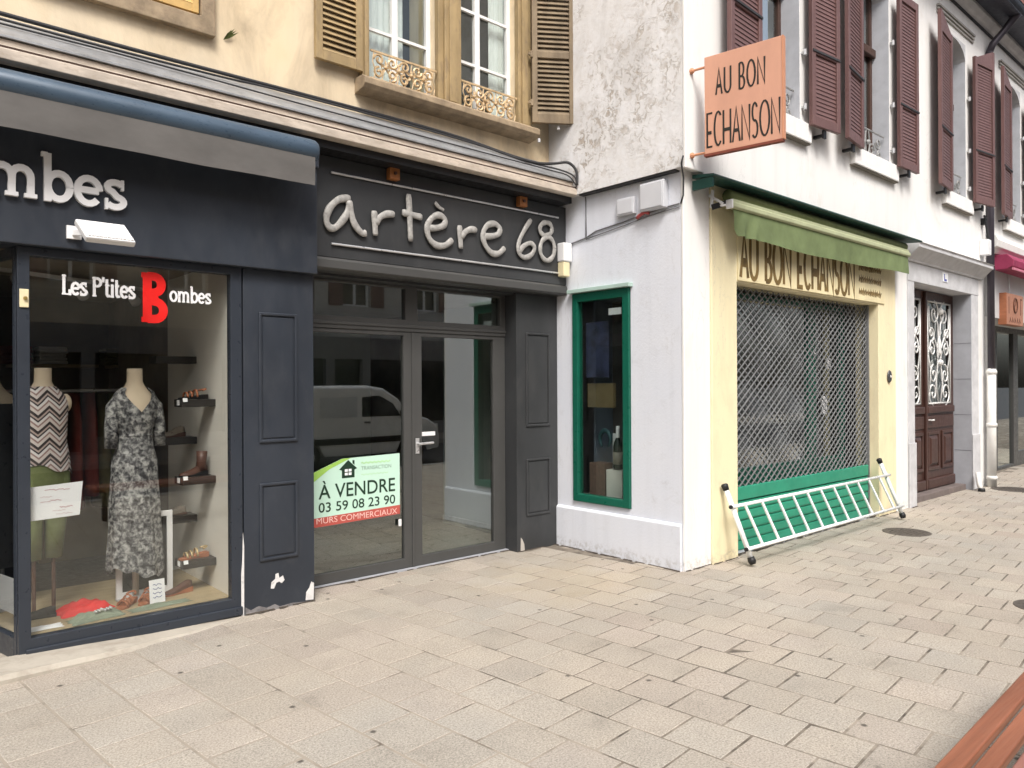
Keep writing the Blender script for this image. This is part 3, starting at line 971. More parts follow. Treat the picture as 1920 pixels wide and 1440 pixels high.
step.loft([[(x, ya, -.01), (x, yb, -.01), (x, yb, zt), (x, ya + .02, zt - .004), (x, ya, zt - .03)] for x, ya, yb, zt in ((-5, 4.8, 5.31, .10), (.2, 4.92, 5.31, .07), (.75, 4.99, 5.31, .052), (1.1, 5.03, 5.31, .040), (1.3, 5.06, 5.31, .030), (1.5, 5.12, 5.31, .020), (1.75, 5.15, 5.31, .015), (2.13, 5.27, 5.31, .006))])
struct(step.build('concrete_threshold', plaster('worn_pale_concrete', (.46, .42, .355), (.27, .235, .19), .42, .66, 6), smooth=False))

# slab-serif letters ------------------------------------------------------
def slab(ch, t, xh=1.0):
    """strokes of one lower/upper-case slab-serif letter, x-height 1, returns (strokes, advance)"""
    h = xh
    hs = t / 2
    S = []
    if ch == 'm':
        for x in (.2, .78, 1.36):
            S += [[(x, hs), (x, h - (hs if x == .2 else .35))], [(x - .2, hs * .8), (x + .2, hs * .8)]]
        S += [[(.0, h - hs * .8), (.2, h - hs * .8)]]
        S += [[(.2, .55)] + arc(.49, .62, .29, h - .62 - hs, 165, 0, 8) + [(.78, .4)], [(.78, .55)] + arc(1.07, .62, .29, h - .62 - hs, 165, 0, 8) + [(1.36, .4)]]
        return S, 1.72
    if ch == 'b':
        return [[(.2, 0), (.2, 1.48)], [(0, 1.44), (.2, 1.44)], arc(.56, .5, .36, .5 - hs, 0, 360, 20)], 1.08
    if ch == 'e':
        return [[(.1, .52), (.82, .52)], arc(.47, .5, .38, .5 - hs, 5, 320, 18)], 1.0
    if ch == 's':
        return [arc(.4, .74, .27, .26 - hs, 25, 250, 10) + arc(.4, .27, .3, .27 - hs, 75, -150, 11), [(.66, .66), (.66, h)], [(.1, .0), (.1, .36)]], .86
    if ch == 'o':
        return [arc(.48, .5, .4, .5 - hs, 0, 360, 20)], 1.05
    if ch == 'i':
        return [[(.2, hs), (.2, h)], [(0, hs * .8), (.4, hs * .8)], [(.02, h - hs * .8), (.2, h - hs * .8)], [(.2, 1.2), (.2, 1.4)]], .52
    if ch == 't':
        return [[(.2, 1.35), (.2, .22), (.3, hs * 1.2), (.46, hs * 1.3), (.56, .2)], [(0, h - hs), (.5, h - hs)]], .66
    if ch == 'L':
        return [[(.22, hs), (.22, 1.45)], [(0, hs * .8), (.85, hs * .8)], [(0, 1.45 - hs * .8), (.46, 1.45 - hs * .8)], [(.85, 0), (.85, .42)]], 1.06
    if ch == 'P':
        return [[(.22, hs), (.22, 1.45)], [(0, hs * .8), (.46, hs * .8)], [(.0, 1.45 - hs * .8), (.5, 1.45 - hs * .8)], [(.22, 1.45 - hs)] + arc(.55, 1.07, .38, .38 - hs, 90, -90, 10) + [(.22, .69 + hs)]], 1.1
    if ch == "'":
        return [[(.2, 1.48), (.16, 1.1)]], .42
    if ch == 'B':
        return [[(.26, hs), (.26, 1.45 - hs)], [(0, hs * .8), (.35, hs * .8)], [(0, 1.45 - hs * .8), (.35, 1.45 - hs * .8)],
                [(.26, 1.45 - hs), (.5, 1.45 - hs)] + arc(.55, 1.10, .34, .35 - hs, 90, -90, 10) + [(.26, .75)], [(.26, .74), (.55, .74)] + arc(.58, .37, .40, .37 - hs, 90, -90, 10) + [(.26, hs)]], 1.1
    return [], .45
def letter_mesh(ch, x, z, k, t, y, d, sx=1.0, zs=1.0):
    st, adv = slab(ch, t)
    mb = MB()
    for q, pts in enumerate(st):
        wd_ = t * k * (.62 if len(pts) == 2 and pts[0][1] == pts[1][1] and ch not in 'e' else 1)
        if ch in 's' and len(pts) == 2:
            wd_ = t * k * .45
        mb.stroke([(x + p[0] * k * sx, z + p[1] * k * zs) for p in pts], wd_, (0, y, 0), X_, Z_, -Y_, d + q * .0004)
    return mb, adv * k * sx
sg = thing('shop_name_letters', (1, 5.23, 2.78), 'raised white slab-serif letters ending in mbes on the navy fascia', 'lettering')
x = .60 - (1.1 + 1.05) * .195 * .84 * .985
for ch in 'Bombes':
    mb, ad = letter_mesh(ch, x, 2.77, .195, .2, 5.235, .03, .84)
    mb.build('letter', LETTER_WHITE, sg)
    x += ad * .985
vy = 5.3375
vg = thing('window_lettering', (1.45, vy, 2.2), "white and red shop name lettering on the clothes shop's display window", 'lettering')
x = 1.005
for ch in "Les P'tites":
    if ch == ' ':
        x += .028
        continue
    mb, ad = letter_mesh(ch, x, 2.225, .084, .2, vy, .0008, .62, 1.05)
    if mb.v:
        mb.build('letter', LETTER_WHITE, vg)
    x += ad * .93
x = 1.645
for ch in 'ombes':
    mb, ad = letter_mesh(ch, x, 2.225, .075, .2, vy, .0008, .66, 1.05)
    mb.build('letter', LETTER_WHITE, vg)
    x += ad * .98
mb, ad = letter_mesh('B', 1.465, 2.075, .235, .24, vy, .0008, .60)
mb.build('letter', RED_VINYL, vg)

al = thing('alarm_plate', (.80, 5.30, 2.18), 'small cream alarm plate on the navy window post', 'plate')
bx(.776, .824, 5.292, 5.3015, 2.13, 2.24).build('plate', CREAM_PLASTIC, al, bevel=.003)
MB().cyl((.805, 5.292, 2.185), (.805, 5.280, 2.185), .011, n=10).build('key_switch', M('brass', (.5, .36, .12), .35, .8), al)

fl = thing('floodlight', (1.1, 5.1, 2.6), 'white floodlight on the navy fascia above the display window', 'floodlight')
fu = Vector((1, 0, 0))
fv = Vector((.30, -.55, -.78)).normalized()
fw = fu.cross(fv).normalized() * -1
if fw.z < 0:
    fw = -fw
fc = Vector((1.17, 4.99, 2.575))
MB().obox(fc, fu, fv, fw, .135, .075, .024).build('housing', WHITE_PLASTIC, fl, bevel=.01)
fm = MB()
for k in range(12):
    fm.obox(fc + fu * (-.115 + k * .021) + fw * .027, fu, fv, fw, .008, .062, .003)
fm.build('lens_ribs', LETTER_WHITE, fl)
MB().bar((1.05, 5.234, 2.60), (1.09, 5.02, 2.57), .03, .03).box(1.01, 1.09, 5.215, 5.2345, 2.56, 2.64).build('bracket', WHITE_PLASTIC, fl)

aw = thing('retracted_awning', (.5, 5.05, 3.2), 'rolled-in awning with blue-grey case and grey valance over the clothes shop', 'awning')
n = 16
rings = []
for x, s_ in ((-5, 1), (2.52, 1), (2.56, .96), (2.58, .8), (2.588, .4)):
    rings.append([(x, 5.05 + .082 * s_ * math.cos(2 * math.pi * k / n), 3.362 + .084 * s_ * math.sin(2 * math.pi * k / n)) for k in range(n)])
MB().loft(rings).build('case', NAVY_TUBE, aw, smooth=True)
rows = []
for zz, yy in ((3.305, 4.99), (3.25, 4.988), (3.19, 4.99), (3.10, 4.992)):
    rows.append([(-5 + 7.545 * k / 80, yy + .005 * math.sin(k * .9) * (3.31 - zz) * 6, zz + (.004 * math.sin(k * .33) if zz < 3.15 else 0)) for k in range(81)])
back = [[(p[0], p[1] + .004, p[2]) for p in r] for r in rows]
MB().loft(rows, cap=False, closed=False).loft(back, cap=False, closed=False).build('valance', VALANCE, aw, smooth=True)
MB().bar((2.45, 5.05, 3.36), (2.45, 5.24, 3.36), .05, .07).bar((-1, 5.05, 3.36), (-1, 5.24, 3.36), .05, .07).build('bracket', NAVY, aw)

# mannequins ---------------------------------------------------------------
def interp(tab, z):
    if z <= tab[0][0]:
        return tab[0][1:]
    for a, b in zip(tab, tab[1:]):
        if z <= b[0]:
            t = (z - a[0]) / (b[0] - a[0])
            t = t * t * (3 - 2 * t)
            return tuple(p + (q - p) * t for p, q in zip(a[1:], b[1:]))
    return tab[-1][1:]
def skinloft(tab, zb, zt, nz, n=28, grow=0.0, fold=None):
    rings = []
    for k in range(nz + 1):
        t = k / nz
        r_ = []
        for i in range(n):
            th = 2 * math.pi * i / n
            z = zb(th) + (zt(th) - zb(th)) * t
            rx, ry = interp(tab, z)
            f = 1 + (fold(th, z) if fold else 0)
            r_.append(((rx + grow) * f * math.cos(th), (ry + grow) * f * math.sin(th), z))
        rings.append(r_)
    return rings
TORSO = [(.84, .135, .10), (.98, .140, .105), (1.16, .105, .085), (1.30, .130, .10), (1.40, .145, .095), (1.46, .125, .07), (1.50, .075, .06), (1.54, .052, .052), (1.64, .05, .05)]
def vneck(top, depth, w):
    def f(th):
        a = abs(((th - 1.5 * math.pi + math.pi) % (2 * math.pi)) - math.pi)
        return top - depth * max(0, 1 - a / w)
    return f
def mannequin(label, loc, rz, clothes, pole=True):
    t = thing('mannequin', (0, 0, 0), label, 'mannequin', 'mannequins in the shop window')
    MB().loft(skinloft(TORSO, lambda th: .84, lambda th: 1.64, 26)).build('torso', SKIN, t, smooth=True)
    for s_ in ((-1, 1) if not pole else ()):
        MB().sphere((s_ * .138, 0, 1.40), .052, 12, 8, .75, .9, 1.25).build('shoulder_cap', SKIN, t, smooth=True)
    if pole:
        MB().cyl((0, 0, .02), (0, 0, .9), .022, n=14).build('pole', M('cream_pole', (.55, .5, .4), .4), t, smooth=True)
        MB().lathe([(.13, 0), (.13, .008), (.02, .016), (.02, .03)], (0, 0, .0005), 20).build('base', STEEL, t, smooth=True)
    clothes(t)
    put(t, loc, rz)
    return t
DRESS = [(.10, .185, .15), (.25, .18, .145), (.6, .165, .13), (.95, .15, .115), (1.10, .118, .095), (1.17, .108, .088), (1.30, .138, .108), (1.40, .158, .10), (1.46, .138, .076), (1.50, .085, .066)]
def dress(t):
    fold = lambda th, z: .07 * max(0, 1.08 - z) * math.sin(9 * th + 2 * z) + .012 * math.sin(5 * th + 7 * z)
    MB().loft(skinloft(DRESS, lambda th: .20 + .04 * math.sin(2 * th + .6) + .015 * math.sin(9 * th), vneck(1.505, .175, .95), 40, 56, .006, fold), cap=False).build('dress', BLOTCH, t, smooth=True)
    for s_ in (-1, 1):
        pts = [(s_ * .095, 0, 1.455), (s_ * .145, 0, 1.37), (s_ * .165, -.01, 1.22), (s_ * .168, -.01, 1.08)]
        MB().tube(pts, .05, 12, radii=[.03, .05, .045, .042]).build('sleeve', BLOTCH, t, smooth=True)
    MB().tube([(.112 * math.cos(R(a)), .092 * math.sin(R(a)), 1.165) for a in range(0, 360, 15)], .008, 6, closed=True).build('waistband', BLOTCH, t, smooth=True)
def chev(t):
    tab = [(.9, .165, .12), (1.0, .155, .115), (1.16, .135, .1), (1.30, .14, .105), (1.40, .148, .098), (1.46, .125, .072), (1.50, .08, .062), (1.53, .06, .056)]
    MB().loft(skinloft(tab, lambda th: .97 - .05 * math.cos(th) + .012 * math.sin(6 * th), lambda th: 1.515, 20, 40, .008, lambda th, z: .03 * max(0, 1.2 - z) * math.sin(7 * th)), cap=False).build('chevron_top', CHEVRON, t, smooth=True)
    MB().loft(skinloft(TORSO, lambda th: .80, lambda th: 1.02, 8, 28, .012)).build('trouser_seat', OLIVE, t, smooth=True)
    for s_ in (-1, 1):
        pts = [(s_ * .07, 0, 1.02), (s_ * .078, -.012, .8), (s_ * .07, 0, .55), (s_ * .062, .005, .36)]
        MB().tube(pts, .08, 14, radii=[.088, .082, .062, .052]).build('trouser_leg', OLIVE, t, smooth=True)
    MB().tube([(s * .142 * 1, 0, 0) for s in ()] or [(.138 * math.cos(R(a)), .105 * math.sin(R(a)), .98) for a in range(0, 360, 15)], .012, 6, closed=True).build('trouser_waistband', OLIVE, t, smooth=True)
    for s_ in (-1, 1):
        MB().cyl((s_ * .06, 0, .01), (s_ * .06, 0, .4), .013, n=8).build('stand_leg', LEATHER_D, t)
def blackd(t):
    MB().loft(skinloft(DRESS, lambda th: .30, lambda th: 1.40 if math.sin(th) < 0.5 else 1.44, 30, 40, .008, lambda th, z: .05 * max(0, 1.05 - z) * math.sin(7 * th)), cap=False).build('dress', BLACK_CLOTH, t, smooth=True)
mannequin('headless mannequin in a grey and black floral v-neck dress', (1.545, 5.80, .14), R(8), dress)
mannequin('headless mannequin in a sleeveless chevron top and olive trousers behind the window post', (.99, 5.86, .14), R(10), chev, pole=False)
mannequin('mannequin in a black dress cut off by the left edge of the photo', (.735, 6.15, .14), R(-10), blackd)

# shoes, shelves and small goods -------------------------------------------
def make_shoe(kind, mu, ms):
    t = thing('sandal' if kind == 'sandal' else 'shoe', (0, 0, 0), 'x', 'shoe')
    out = [(-.035, -.12), (-.03, -.13), (.03, -.13), (.036, -.115), (.034, -.04), (.046, .05), (.04, .11), (.01, .135), (-.03, .12), (-.046, .06), (-.036, -.03)]
    heel = .03 if kind != 'flat' else .006
    prof = MB()
    bot = [(x, y, (0 if y < -.06 else 0)) for x, y in out]
    top = [(x, y, .014 + heel * max(0, min(1, (.03 - y) / .1))) for x, y in out]
    low = [(x, y, max(0, heel * max(0, min(1, (.03 - y) / .1)) - (.05 if y < -.05 else .0)) if y >= -.05 else 0) for x, y in out]
    prof.loft([low, top])
    prof.build('sole', ms, t)
    if kind == 'sandal':
        for y, hgt in ((.07, .045), (.03, .055), (-.02, .07)):
            pts = [(.042 * math.cos(R(a)), y, .02 + hgt * math.sin(R(a))) for a in range(0, 181, 20)]
            MB().tube(pts, .011, 6, flat=.4, flat_axis=(0, 0, 1)).build('strap', mu, t, smooth=True)
        pts = [(.034 * math.cos(R(a)), -.07 - .05 * math.sin(R(a)), .08 + .012 * math.sin(R(a))) for a in range(0, 181, 20)]
        MB().tube(pts, .009, 6).build('ankle_strap', mu, t, smooth=True)
    else:
        rings = []
        for y, w, h in ((-.125, .026, .075), (-.09, .034, .085), (-.04, .036, .075), (.01, .042, .06), (.06, .046, .045), (.10, .038, .034), (.128, .016, .018)):
            z0 = .014 + heel * max(0, min(1, (.03 - y) / .1))
            rings.append([(w * math.cos(R(a)), y, z0 + h * .75 * math.sin(R(a)) ** .8) for a in range(0, 181, 18)])
        MB().loft(rings, cap=True, closed=False).build('upper', mu, t, smooth=True)
    if kind == 'boot':
        MB().tube([(0, -.075, .05), (0, -.08, .13), (0, -.085, .22)], .045, 12, radii=[.05, .043, .048]).build('shaft', mu, t, smooth=True)
    return t
SHOE_POS = [
    ('sandal', LEATHER, BLACK, (1.925, 5.725, 1.555), 100, 'tan strappy sandal on the upper black wall shelf'),
    ('shoe', PEWTER, LEATHER_D, (1.90, 6.13, 1.255), 110, 'pewter shoe on the middle shelf deep in the shop window'),
    ('boot', LEATHER_D, BLACK, (1.925, 5.73, .985), 100, 'dark brown ankle boot on the black shelf below the pewter shoe'),
    ('flat', PEWTER, LEATHER_D, (1.90, 6.13, .645), 100, 'grey flat shoe on the lower deep shelf'),
    ('sandal', M('gold_leather', (.5, .38, .2), .35, .4), LEATHER, (1.925, 5.73, .375), 95, 'gold sandal on the lowest black wall shelf'),
    ('sandal', LEATHER, LEATHER, (1.44, 5.62, .141), 140, 'orange-tan sandal on the display floor left of its pair'),
    ('sandal', LEATHER, LEATHER, (1.57, 5.63, .141), 150, 'orange-tan sandal on the display floor beside the price card'),
    ('shoe', LEATHER_D, LEATHER, (1.80, 5.70, .141), 100, 'brown moccasin on the display floor by the white side wall'),
    ('flat', BLACK_CLOTH, BLACK, (.93, 5.72, .141), 80, 'black flat shoe on the display floor beside the window post'),
]
for kind, mu, ms, loc, rz, lab in SHOE_POS:
    s_ = make_shoe(kind, mu, ms)
    s_['label'] = lab
    s_['group'] = 'shoes on display'
    put(s_, loc, R(rz))
    s_.scale = (.82, .82, .82)
for (yc, zc, xw, lab) in ((5.73, 1.50, .24, 'upper black wall shelf holding the tan sandal'), (6.13, 1.20, .3, 'middle shelf holding the pewter shoe'), (5.73, .93, .24, 'black wall shelf holding the ankle boot'), (6.13, .59, .3, 'deep lower shelf holding the grey flat shoe'), (5.73, .32, .24, 'lowest black wall shelf holding the gold sandal'), (6.13, 1.83, .3, 'empty topmost shelf on the white display wall')):
    sh = thing('display_shelf', (1.95, yc, zc), lab, 'shelf', 'box shelves on the display wall')
    bx(2.06 - xw, 2.0605, yc - .09, yc + .09, zc, zc + .055).build('shelf_box', SHELF, sh, bevel=.003)
    if 'empty' not in lab:
        bx(2.06 - xw - .003, 2.06 - xw - .0005, yc - .03, yc + .02, zc + .012, zc + .05).build('price_tag', PAPER, sh)
        MB().obox((2.06 - xw + .02, yc - .093, zc + .052), (1, 0, 0), (0, .3, 1), (0, 1, -.3), .016, .014, .001).build('price_tag', PAPER, sh)
def mound(w, d, h, mat, name, label, cat, loc, rz, seed, nx=22, ny=14):
    rd2 = random.Random(seed)
    ph = [rd2.uniform(0, 6) for _ in range(8)]
    rows = []
    for j in range(ny + 1):
        v = j / ny * 2 - 1
        row = []
        for i in range(nx + 1):
            u = i / nx * 2 - 1
            e = max(0, 1 - abs(u) ** 4) * max(0, 1 - abs(v) ** 4)
            z = h * e * (.7 + .18 * math.sin(5 * u + ph[0] + 3 * v) + .15 * math.sin(9 * v + ph[1]) + .1 * math.sin(13 * u + ph[2] - 6 * v))
            ed = 1 + .08 * math.sin(4 * u + ph[3]) + .06 * math.sin(7 * v + ph[4])
            row.append((u * w * ed, v * d * ed, max(.002, z)))
        rows.append(row)
    o = MB().loft(rows, cap=False, closed=False).build(name, mat, None, smooth=True)
    put(o, loc, R(rz))
    return tag(o, label, cat)
mound(.17, .12, .07, RED_CLOTH, 'red_blouse', 'crumpled red top on the display floor', 'clothes', (1.20, 5.72, .141), 10, 4)
bag = mound(.15, .07, .055, SAGE, 'handbag', 'sage green bag with metal studs against the display window', 'bag', (1.22, 5.46, .141), 8, 9)
st_ = MB()
for k in range(12):
    st_.sphere((-.02 + .018 * (k % 6), -.045 + .02 * (k // 6), .052 + .004 * (k % 3)), .009, 8, 5)
st_.build('studs', STEEL, bag, smooth=True)
mound(.20, .05, .02, SAGE, 'folded_scarf', 'flat sage green scarf along the display window bottom', 'scarf', (1.60, 5.47, .141), 4, 21)
pc = MB().obox((1.62, 5.56, .222), (1, .1, 0), (0, .15, 1), (0.1, -1, .15), .052, .08, .002).build('price_card', PAPER)
tag(pc, 'small white price card leaning on the white frame', 'card')
sc_ = MB()
for k in range(4):
    pts = [(-.03 + .012 * q, .045 - k * .028 + .006 * math.sin(q * 2.3 + k)) for q in range(6)]
    sc_.stroke(pts, .004, (1.62, 5.5585, .222), (1, .1, 0), (0, .15, 1), Vector((.1, -1, .15)).normalized(), .0008, .002)
sc_.build('handwriting', M('blue_ink', (.1, .13, .3), .6, bmp=0), pc)
fr_ = thing('picture_frame', (1.78, 5.95, .14), 'white picture frame with dark picture leaning behind the price card', 'frame')
MB().wall(1.42, 1.80, .142, .74, 5.80, 5.825, [(1.46, 1.76, .19, .70)]).build('frame', WHITE_PLASTIC, fr_, bevel=.003)
bx(1.46, 1.76, 5.812, 5.82, .19, .70).build('picture', BLACK_CLOTH, fr_)
# notice taped inside the window
no = thing('paper_notice', (.97, 5.35, .94), 'white paper notice taped inside the display window', 'notice')
MB().prism([(.832, .835), (1.10, .845), (1.118, 1.055), (.832, 1.04)], (0, 5.346, 0), X_, Z_, Y_, .001).build('sheet', PAPER, no)
sc_ = MB()
rn_ = random.Random(5)
for (a, b, zz, th_) in ((.91, 1.045, 1.015, .007), (.885, .95, .975, .003), (.94, 1.0, .95, .006), (.885, .94, .945, .004), (.99, 1.06, .905, .007), (.95, 1.02, .885, .003), (.97, 1.06, .865, .003)):
    nn = 14
    pts = [(a + (b - a) * q / nn, zz + rn_.uniform(-.004, .004)) for q in range(nn + 1)]
    sc_.stroke(pts, th_ * .6, (0, 5.3455, 0), X_, Z_, -Y_, .0003)
sc_.build('handwriting', M('pale_red_ink', (.5, .3, .32), .6, bmp=0), no)
w2 = MB().obox(p0 + rd_ * .25 + Z_ * .36 + rn * -.012, rd_, rn, Z_, .13, .001, .11).build('paper_notice', PAPER)
tag(w2, 'white paper low in the side window at the left edge of the photo', 'notice')
mound(.085, .05, .012, PAPER, 'price_list', 'white sheet lying on the display floor by the window post', 'paper', (.93, 5.46, .141), 0, 31)
# clothes rail at the back of the shop
rk = thing('clothes_rail', (1.5, 7.1, .05), 'metal clothes rail at the back of the clothes shop', 'clothes rail')
MB().cyl((.9, 7.1, 1.62), (2.0, 7.1, 1.62), .014).build('rail', STEEL, rk)
for x in (.92, 1.98):
    MB().cyl((x, 7.1, .05), (x, 7.1, 1.62), .014).build('upright', STEEL, rk)
for k, (x, mt, ln, nm) in enumerate(((1.30, BLACK_CLOTH, .8, 'black'), (1.42, RUST_CLOTH, .95, 'rust red'), (1.53, RUST_CLOTH, .85, 'darker red'), (1.62, KHAKI_CLOTH, .95, 'khaki'), (1.72, OLIVE, .8, 'olive'), (1.84, BLACK_CLOTH, .9, 'charcoal'))):
    rows = []
    for q in range(9):
        t = q / 8
        w = .04 + .03 * t
        d = .05 + .17 * min(1, t * 5)
        rows.append([(x + w * math.cos(R(a)) * (1 + .2 * math.sin(3 * R(a) + k)), 7.1 + d * math.sin(R(a)), 1.60 - ln * t) for a in range(0, 360, 24)])
    g_ = MB().loft(rows).build('hanging_garment', mt, smooth=True)
    tag(g_, ['black garment at the left end of the rail', 'rust red garment left of the khaki one', 'rust red garment touching the khaki one', 'khaki garment right of the red clothes on the rail', 'olive garment second from the right on the rail', 'charcoal garment at the right end of the rail'][k], 'garment', 'clothes on the rail')
for (x0, x1, z0, z1, lab) in ((.6, 1.35, 1.85, 1.88, 'dark wall shelf left at the back of the clothes shop'), (1.5, 2.4, 1.85, 1.88, 'dark wall shelf right at the back of the clothes shop')):
    tag(bx(x0 + .6, x1 + .6, 8.6, 9.0, z0, z1).build('wall_shelf', INT_FLOOR), lab, 'shelf')

# stock at the back of the shop
for k, (x, z, mt, nm) in enumerate(((1.25, 1.88, RUST_CLOTH, 'rust'), (1.55, 1.88, PAPER, 'white'), (2.15, 1.88, KHAKI_CLOTH, 'khaki'), (2.5, 1.88, BLUEGREY, 'blue-grey'), (2.8, 1.88, LEATHER, 'tan'))):
    st = thing('clothes_stack', (x, 8.75, z), nm + ' stack of folded clothes on the back wall shelf', 'clothes', 'stacks of folded clothes')
    for q in range(5):
        bx(x - .13 + .01 * (q % 2), x + .13 - .008 * (q % 3), 8.62, 8.92, z + .002 + q * .035, z + .034 + q * .035).build('folded_piece', mt, st, bevel=.012)
ct = thing('shop_counter', (1.9, 8.0, .05), 'wooden shop counter at the back of the clothes shop', 'counter')
bx(1.3, 2.5, 7.9, 8.4, .051, .95).build('front', INT_FLOOR, ct, bevel=.006)
bx(1.25, 2.55, 7.86, 8.44, .951, .985).build('top', PAPER, ct, bevel=.004)
for k, (x, mt) in enumerate(((.95, BLACK_CLOTH), (1.08, RUST_CLOTH))):
    rows = []
    for q in range(9):
        t = q / 8
        rows.append([(x + (.035 + .03 * t) * math.cos(R(a)), 7.1 + (.05 + .17 * min(1, t * 5)) * math.sin(R(a)), 1.60 - .9 * t) for a in range(0, 360, 24)])
    tag(MB().loft(rows).build('hanging_garment', mt, smooth=True), ['black garment behind the chevron top mannequin', 'rust red garment just right of the chevron top mannequin'][k], 'garment', 'clothes on the rail')
tr_ = thing('spotlight_track', (1.5, 6.9, 2.5), 'white ceiling spotlight track inside the clothes shop', 'spotlight')
MB().bar((.8, 6.6, 2.52), (2.0, 7.2, 2.52), .03, .03).build('track', WHITE_PLASTIC, tr_)
for q in range(3):
    c = Vector((.95 + q * .45, 6.68 + q * .22, 2.48))
    MB().cyl(c, c + Vector((.03, -.12, -.10)), .035, .045).build('lamp_head', WHITE_PLASTIC, tr_, smooth=True)

# ================================================================== empty shop "artere 68"
af = thing('empty_shop_front', (4.1, 5.4, 0), 'charcoal grey shopfront of the empty shop between navy shop and white wall', 'shopfront')
bx(2.695, 5.497, 5.335, 5.50, 2.66, 3.452).build('fascia', GREYF, af, bevel=.004)
MB().loft([[(x, y, z) for y, z in ((5.50, 2.56), (5.34, 2.56), (5.315, 2.575), (5.315, 2.635), (5.33, 2.657), (5.50, 2.657))] for x in (2.693, 5.496)]).build('fascia_ledge', GREYF2, af, bevel=.003)
bx(2.69, 5.499, 5.50, 5.72, 2.54, 3.45).build('soffit', GREYF, af)
pr = bx(4.93, 5.4985, 5.47, 5.75, -.02, 2.5595).build('pilaster', GREYF, af, bevel=.004)
panel_mould(pr, 5.05, 5.38, 1.23, 2.17, 5.47, GREYF)
panel_mould(pr, 5.05, 5.38, .34, .91, 5.47, GREYF)
blob(5.0, .07, [(-.03, -.09), (.03, -.09), (.02, .0), (-.005, .05), (-.025, .07)], 5.4695, 'paint_chip', M('bare_pale_wood', (.45, .42, .38), .8), pr)
tf = MB().wall(2.682, 4.928, 2.13, 2.5395, 5.63, 5.70, [(2.86, 3.74, 2.235, 2.515), (3.87, 4.86, 2.235, 2.515)]).build('transom', GREYF2, af, bevel=.004)
bx(2.682, 4.928, 5.62, 5.6295, 2.165, 2.19).build('drip_rail', GREYF2, tf, bevel=.003)
bx(2.86, 3.74, 5.662, 5.668, 2.235, 2.515).build('pane', GLASS_DOOR, tf)
bx(3.87, 4.86, 5.662, 5.668, 2.235, 2.515).build('pane', GLASS_DOOR, tf)
dl = MB().wall(2.682, 3.815, .012, 2.129, 5.64, 5.695, [(2.83, 3.725, .10, 2.095)]).build('door', GREYF2, af, bevel=.004)
bx(2.83, 3.725, 5.664, 5.670, .10, 2.095).build('pane', GLASS_DOOR, dl)
bx(3.66, 3.69, 5.634, 5.6395, .40, .46).build('lock', WHITE_PLASTIC, dl)
dr = MB().wall(3.819, 4.927, .012, 2.129, 5.64, 5.695, [(3.92, 4.775, .10, 2.095)]).build('door', GREYF2, af, bevel=.004)
bx(3.92, 4.775, 5.664, 5.670, .10, 2.095).build('pane', GLASS_DOOR, dr)
MB().box(3.846, 3.886, 5.632, 5.6395, 1.03, 1.17).cyl((3.866, 5.632, 1.12), (3.866, 5.59, 1.12), .012).cyl((3.862, 5.592, 1.12), (4.01, 5.588, 1.125), .0115).build('handle', STEEL, dr, bevel=.002)
bx(3.925, 4.075, 5.650, 5.663, 1.185, 1.222).build('letter_flap', WHITE_PLASTIC, dr, bevel=.002)
bx(3.806, 3.829, 5.628, 5.6385, .02, 2.125).build('meeting_stile', GREYF2, dr, bevel=.003)
bx(2.69, 5.49, 5.6, 5.72, -.03, .0115).build('threshold', STONE_GREY, af)
bx(5.31, 5.39, 5.76, 7.2, 0, 2.55).build('side_wall', INT_GREY, af)
bx(2.76, 5.48, 9.0, 9.1, 0, 2.55).build('back_wall', INT_GREY, af)
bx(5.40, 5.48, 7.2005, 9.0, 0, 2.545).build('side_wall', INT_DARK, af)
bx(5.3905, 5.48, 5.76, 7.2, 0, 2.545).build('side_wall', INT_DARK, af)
bx(2.705, 2.76, 5.76, 9.0, 0, 2.55).build('side_wall', INT_GREY, af)
bx(2.705, 5.48, 5.721, 9.1, 2.545, 2.6).build('ceiling', CEIL, af)
bx(2.705, 5.48, 5.721, 9.0, -.02, .015).build('shop_floor', M('grey_tile_floor', (.22, .22, .2), .35, var=.1), af)
for z in (.012,):
    bx(5.295, 5.3095, 5.78, 7.2, .016, .11).build('skirting', M('pale_skirting', (.55, .57, .56), .6), af)
